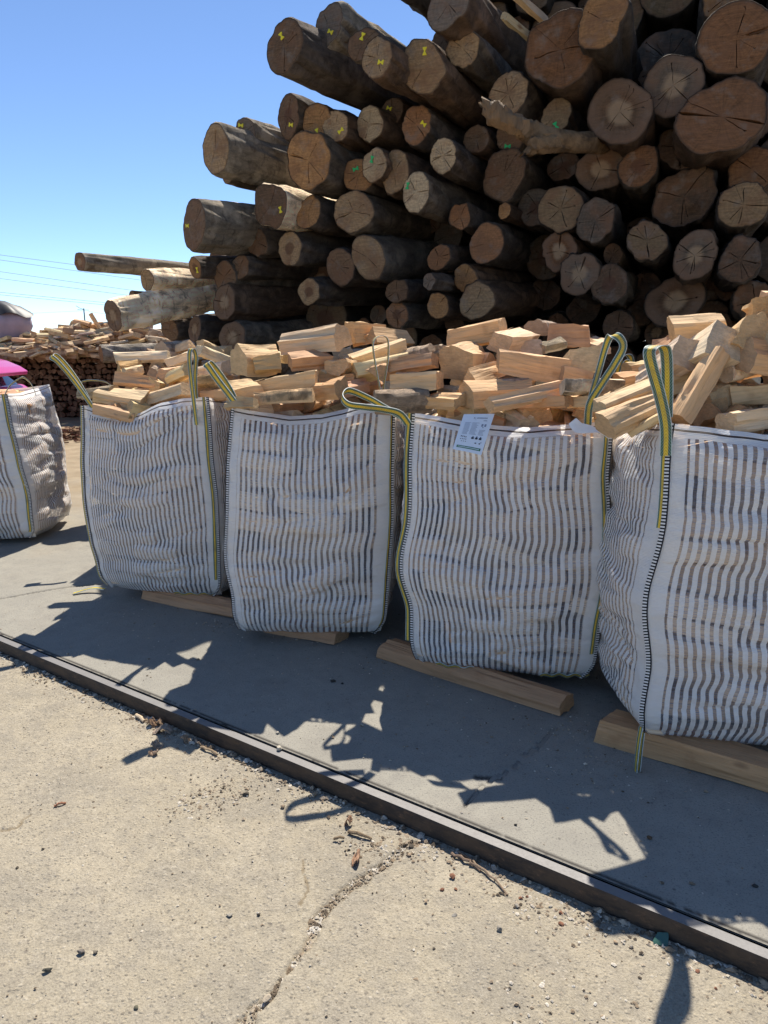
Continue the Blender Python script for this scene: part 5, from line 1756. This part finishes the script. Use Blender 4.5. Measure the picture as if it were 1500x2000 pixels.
stone(84, 1660, 9, 7, DK, "small black stone near the left frame edge", seed=12)
stone(33, 1697, 10, 7, DK, "black stone lowest at the left frame edge", seed=13)
stone(93, 1898, 24, 11, (.13, .12, .09), "dark crumbly clod at the bottom left", seed=14)
stone(160, 1862, 22, 12, (.16, .14, .12), "grey-black clod at bottom left, larger of two side by side", seed=15)
stone(186, 1862, 14, 9, (.2, .17, .13), "brown clod at bottom left, smaller of two side by side", seed=16)
stone(266, 1970, 14, 10, (.14, .13, .09), "dark clod at the bottom edge left of the wide crack", seed=17)
for i, (x, y, wv, c_) in enumerate(((803, 1654, 13, DK), (799, 1672, 11, TN), (1017, 1756, 11, BR), (1010, 1772, 13, GY), (1029, 1752, 9, BR), (1075, 1772, 12, PL), (1095, 1784, 12, BR), (1138, 1802, 9, TN), (1158, 1798, 8, PL), (1202, 1842, 11, TN), (1233, 1850, 10, GY), (1363, 1898, 12, BR), (1398, 1932, 9, BR), (1072, 1734, 9, DK), (863, 1738, 11, BR), (890, 1738, 9, BR), (1095, 1806, 15, BR), (832, 1762, 9, TN), (1182, 1828, 9, PL), (848, 1854, 8, DK), (1422, 1908, 12, PL))):
    cn = {BR: 'brick-red', DK: 'dark', TN: 'tan', GY: 'grey', PL: 'pale'}[c_]
    stone(x, y, wv, wv * .8, c_, f"small {cn} chip, {ordn(sorted([a_[0] for a_ in ((803,),(799,),(1017,),(1010,),(1029,),(1075,),(1095.5,),(1138,),(1158,),(1202,),(1233,),(1363,),(1398,),(1072,),(863,),(890,),(1095,),(832,),(1182,),(848,),(1422,))]).index(x if not (x == 1095 and y == 1784) else 1095.5) + 1)} from left in the scatter along the steel edging", seed=40 + i)

def stick(a, b, r_px, label, z=NZ, color=(.30, .2, .12), name="wood_sliver", cat="wood sliver", bend=.01, lift=.006):
    p, q_ = gnd(*a, z), gnd(*b, z)
    fwd = p.y * math.cos(TH) + (EYE - z) * math.sin(TH)
    r_ = r_px * fwd / FPX
    pts = []
    rnd = random.Random(int(a[0]))
    for i in range(9):
        f = i / 8
        pts.append(p.lerp(q_, f) + Vector((rnd.uniform(-bend, bend), rnd.uniform(-bend, bend), r_ + lift * math.sin(math.pi * f))))
    V, F = tube(pts, [r_ * (.7 + .5 * rnd.random()) for _ in pts], 7)
    o = meshobj(name, V, F, M['stone'], smooth=True, sharp=R(35))
    o.color = (*color, 1)
    tag(o, label, cat, "wood scraps on the near ground")
stick((897, 1662), (995, 1747), 2.2, "long thin dry twig by the steel edging below the labelled bag", color=(.26, .19, .13), name="twig", cat="twig", bend=.008)
stick((886, 1670), (935, 1700), 3.0, "short stout twig beside the long thin one", color=(.2, .14, .1), name="twig", cat="twig")
stick((680, 1628), (725, 1641), 3.2, "brown wood sliver left of the wide crack's upper end", color=(.22, .16, .1), bend=.003)
stick((652, 1642), (672, 1639), 3.0, "short stubby wood sliver left of the longer brown one", color=(.25, .18, .11), bend=.002)
stick((107, 1577), (128, 1571), 2.6, "reddish splinter lying alone on the left near ground", color=(.36, .17, .1), bend=.002)
stick((392, 1462), (424, 1476), 3.0, "flat wood sliver below the steel edging under the second bag", color=(.34, .25, .16), bend=.003)
stick((266, 1400), (282, 1412), 3.5, "pale splinter in the litter heap at the steel edging", color=(.62, .48, .32), bend=.002)
def scrap(px, py, wpx, hpx, color, label, seed, z=NZ):
    p = gnd(px, py, z)
    fwd = p.y * math.cos(TH) + (EYE - z) * math.sin(TH)
    k = fwd / FPX
    rnd = random.Random(seed)
    nx, ny = 8, 5; V, F = [], []
    for l in (0, -.004):
        for j in range(ny + 1):
            for i in range(nx + 1):
                u, v = i / nx - .5, j / ny - .5
                e_ = 1 - .35 * (abs(v) * 2) ** 2 * rnd.uniform(.5, 1)
                V.append((u * wpx * k * e_, v * hpx * k * 1.5, .012 + l + .012 * math.sin(u * 4 + seed) + .006 * rnd.uniform(-1, 1) + .02 * (1 - 4 * u * u) * .4))
    st = (nx + 1) * (ny + 1)
    for j in range(ny):
        for i in range(nx):
            a = j * (nx + 1) + i
            F.append((a, a + 1, a + nx + 2, a + nx + 1)); F.append((a + st, a + st + nx + 1, a + st + nx + 2, a + st + 1))
    rim = list(range(nx + 1)) + [j * (nx + 1) + nx for j in range(1, ny + 1)] + [ny * (nx + 1) + i for i in range(nx - 1, -1, -1)] + [j * (nx + 1) for j in range(ny - 1, 0, -1)]
    for a, b in zip(rim, rim[1:] + rim[:1]): F.append((a, a + st, b + st, b))
    o = meshobj("bark_scrap", V, F, M['stone'])
    o.location = (p.x, p.y, z); o.rotation_euler = (0, 0, rnd.uniform(-.5, .5))
    o.color = (*color, 1)
    tag(o, label, "bark scrap", "wood scraps on the near ground")
scrap(318, 1431, 40, 12, (.36, .27, .2), "large curled bark scrap at the litter heap by the steel edging", 1)
scrap(297, 1418, 20, 9, (.25, .16, .1), "small brown bark scrap left of the large curled one", 2)
scrap(315, 1418, 18, 8, (.28, .19, .12), "brown bark scrap lying above the large curled one", 3)
scrap(307, 1460, 22, 12, (.34, .25, .18), "tan bark flake below the litter heap by the steel edging", 4)
scrap(300, 1475, 18, 9, (.36, .26, .18), "thin tan flake lowest below the litter heap", 5)
scrap(695, 1682, 16, 22, (.36, .22, .14), "reddish bark flake above the wide crack", 6)
scrap(680, 1610, 16, 10, (.42, .26, .16), "orange-brown flake above the brown wood sliver", 7)
scrap(362, 1449, 16, 8, (.3, .22, .15), "lone bark flake right of the litter heap", 9)
scrap(390, 1455, 16, 12, (.3, .23, .17), "bark flake beside the flat sliver at the steel edging", 10)
# green shard leaning at the foot of the steel edging
pa = [gnd(1276, 1845, NZ), gnd(1304, 1852, NZ), gnd(1305, 1838, NZ) + ZV * .015, gnd(1285, 1835, NZ) + ZV * .012]
V = [p + ZV * .004 for p in pa] + [p + Vector((0, .006, .008)) for p in pa]
tag(meshobj("glass_shard", V, [(0, 1, 2, 3), (7, 6, 5, 4), (0, 4, 5, 1), (1, 5, 6, 2), (2, 6, 7, 3), (3, 7, 4, 0)], M['glass_green']), "dark green shard at the foot of the steel edging above the loop shadow", "shard")
# dark blobs on the shaded slab
for i, (x, y, wv, lb) in enumerate(((650, 1332, 14, "dark clod on the shaded slab, left of two under the gap of bags"), (668, 1336, 8, "small dark clod right beside the larger one on the shaded slab"), (1268, 1638, 16, "brown clod on the shaded slab below the nearest bag"), (1007, 1612, 9, "dark speck-like stone on the sunlit slab above the steel edging"), (1475, 1732, 14, "dark lump on the shaded slab at the right frame edge"))):
    stone(x, y, wv, wv * .7, (.05, .045, .04) if i != 2 else (.12, .08, .05), lb, z=0, seed=80 + i, grp="clods on the grey slab", name="clod", cat="clod")

# uncounted crumbs
def crumbs():
    V, F = [], []
    rnd = random.Random(12)
    ico = [Vector(v) for v in ((0, 0, 1), (.9, 0, .2), (.2, .85, .3), (-.8, .5, .1), (-.6, -.7, .2), (.4, -.8, .1), (0, 0, -.8))]
    fc = [(0, 1, 2), (0, 2, 3), (0, 3, 4), (0, 4, 5), (0, 5, 1), (6, 2, 1), (6, 3, 2), (6, 4, 3), (6, 5, 4), (6, 1, 5)]
    def put(p, r_):
        b = len(V)
        a = rnd.uniform(0, 6.28); ca, sa = math.cos(a), math.sin(a)
        sx, sy, sz = r_ * rnd.uniform(.7, 1.4), r_ * rnd.uniform(.6, 1.1), r_ * rnd.uniform(.4, .8)
        for v in ico:
            v = Vector((v.x * sx * rnd.uniform(.8, 1.2), v.y * sy * rnd.uniform(.8, 1.2), v.z * sz))
            V.append((p.x + v.x * ca - v.y * sa, p.y + v.x * sa + v.y * ca, p.z + v.z + sz * .3))
        F.extend(tuple(i + b for i in f) for f in fc)
    for i in range(2600):
        put(wp(rnd.uniform(-3.4, 1.7), rnd.uniform(.02, 1.5), NZ), rnd.choice([.0015, .002, .0025, .003, .0045]))
    for i in range(1500):                      # drift at the foot of the edging
        put(wp(rnd.uniform(-2.6, 1.7), .012 + abs(rnd.gauss(0, .05)), NZ), rnd.choice([.002, .003, .004, .006, .008]))
    for i in range(420):                       # bigger lumps packed against the steel
        put(wp(rnd.uniform(-3.2, 1.8), .006 + abs(rnd.gauss(0, .016)), NZ), rnd.choice([.007, .009, .012, .016]))
    cr = near_cracks[0][0]
    for i in range(1300):                      # grit in the crack
        k = rnd.randrange(len(cr) - 1); f = rnd.random()
        x = cr[k][0] * (1 - f) + cr[k + 1][0] * f + rnd.gauss(0, .014); y = cr[k][1] * (1 - f) + cr[k + 1][1] * f + rnd.gauss(0, .014)
        put(Vector((x, y, NZ - .006)), rnd.choice([.002, .003, .004, .005]))
    for cx, cy, sdv, nn in ((268, 1402, .05, 220), (310, 1425, .05, 160), (430, 1545, .09, 260), (1010, 1765, .07, 120), (740, 1655, .06, 150), (360, 1580, .08, 160), (1150, 1805, .09, 160), (820, 1660, .06, 120), (1060, 1950, .12, 150)):
        g = gnd(cx, cy, NZ)
        for i in range(nn): put(Vector((g.x + rnd.gauss(0, sdv), g.y + rnd.gauss(0, sdv * .6), NZ)), rnd.choice([.002, .003, .004, .007]))
    for i in range(90):
        put(wp(rnd.uniform(-2.6, 1.6), -rnd.uniform(.1, 1.9), 0), rnd.choice([.006, .008, .011]))
    for i in range(900):                       # chips and dust round the bags
        put(wp(rnd.uniform(-2.6, 1.6), -abs(rnd.gauss(.95, .5)) - .08, 0), rnd.choice([.0015, .002, .003, .004, .006]))
    for cx, cy, sdv, nn in ((660, 1240, .16, 120), (1110, 1420, .12, 110), (470, 1215, .14, 100), (1180, 1500, .12, 90), (760, 1300, .1, 70), (900, 1400, .2, 60)):
        g = gnd(cx, cy, 0)
        for i in range(nn): put(Vector((g.x + rnd.gauss(0, sdv), g.y + rnd.gauss(0, sdv * .6), 0)), rnd.choice([.002, .003, .004, .006]))
    for i in range(500):
        put(wp(rnd.uniform(-3, 2), -rnd.uniform(.07, 2.2), 0), rnd.choice([.0015, .002, .003, .004]))
    tag(meshobj("gravel", V, F, M['gravel']), "loose grit and crumbs on the concrete and along the steel edging", "gravel", kind="stuff")
crumbs()
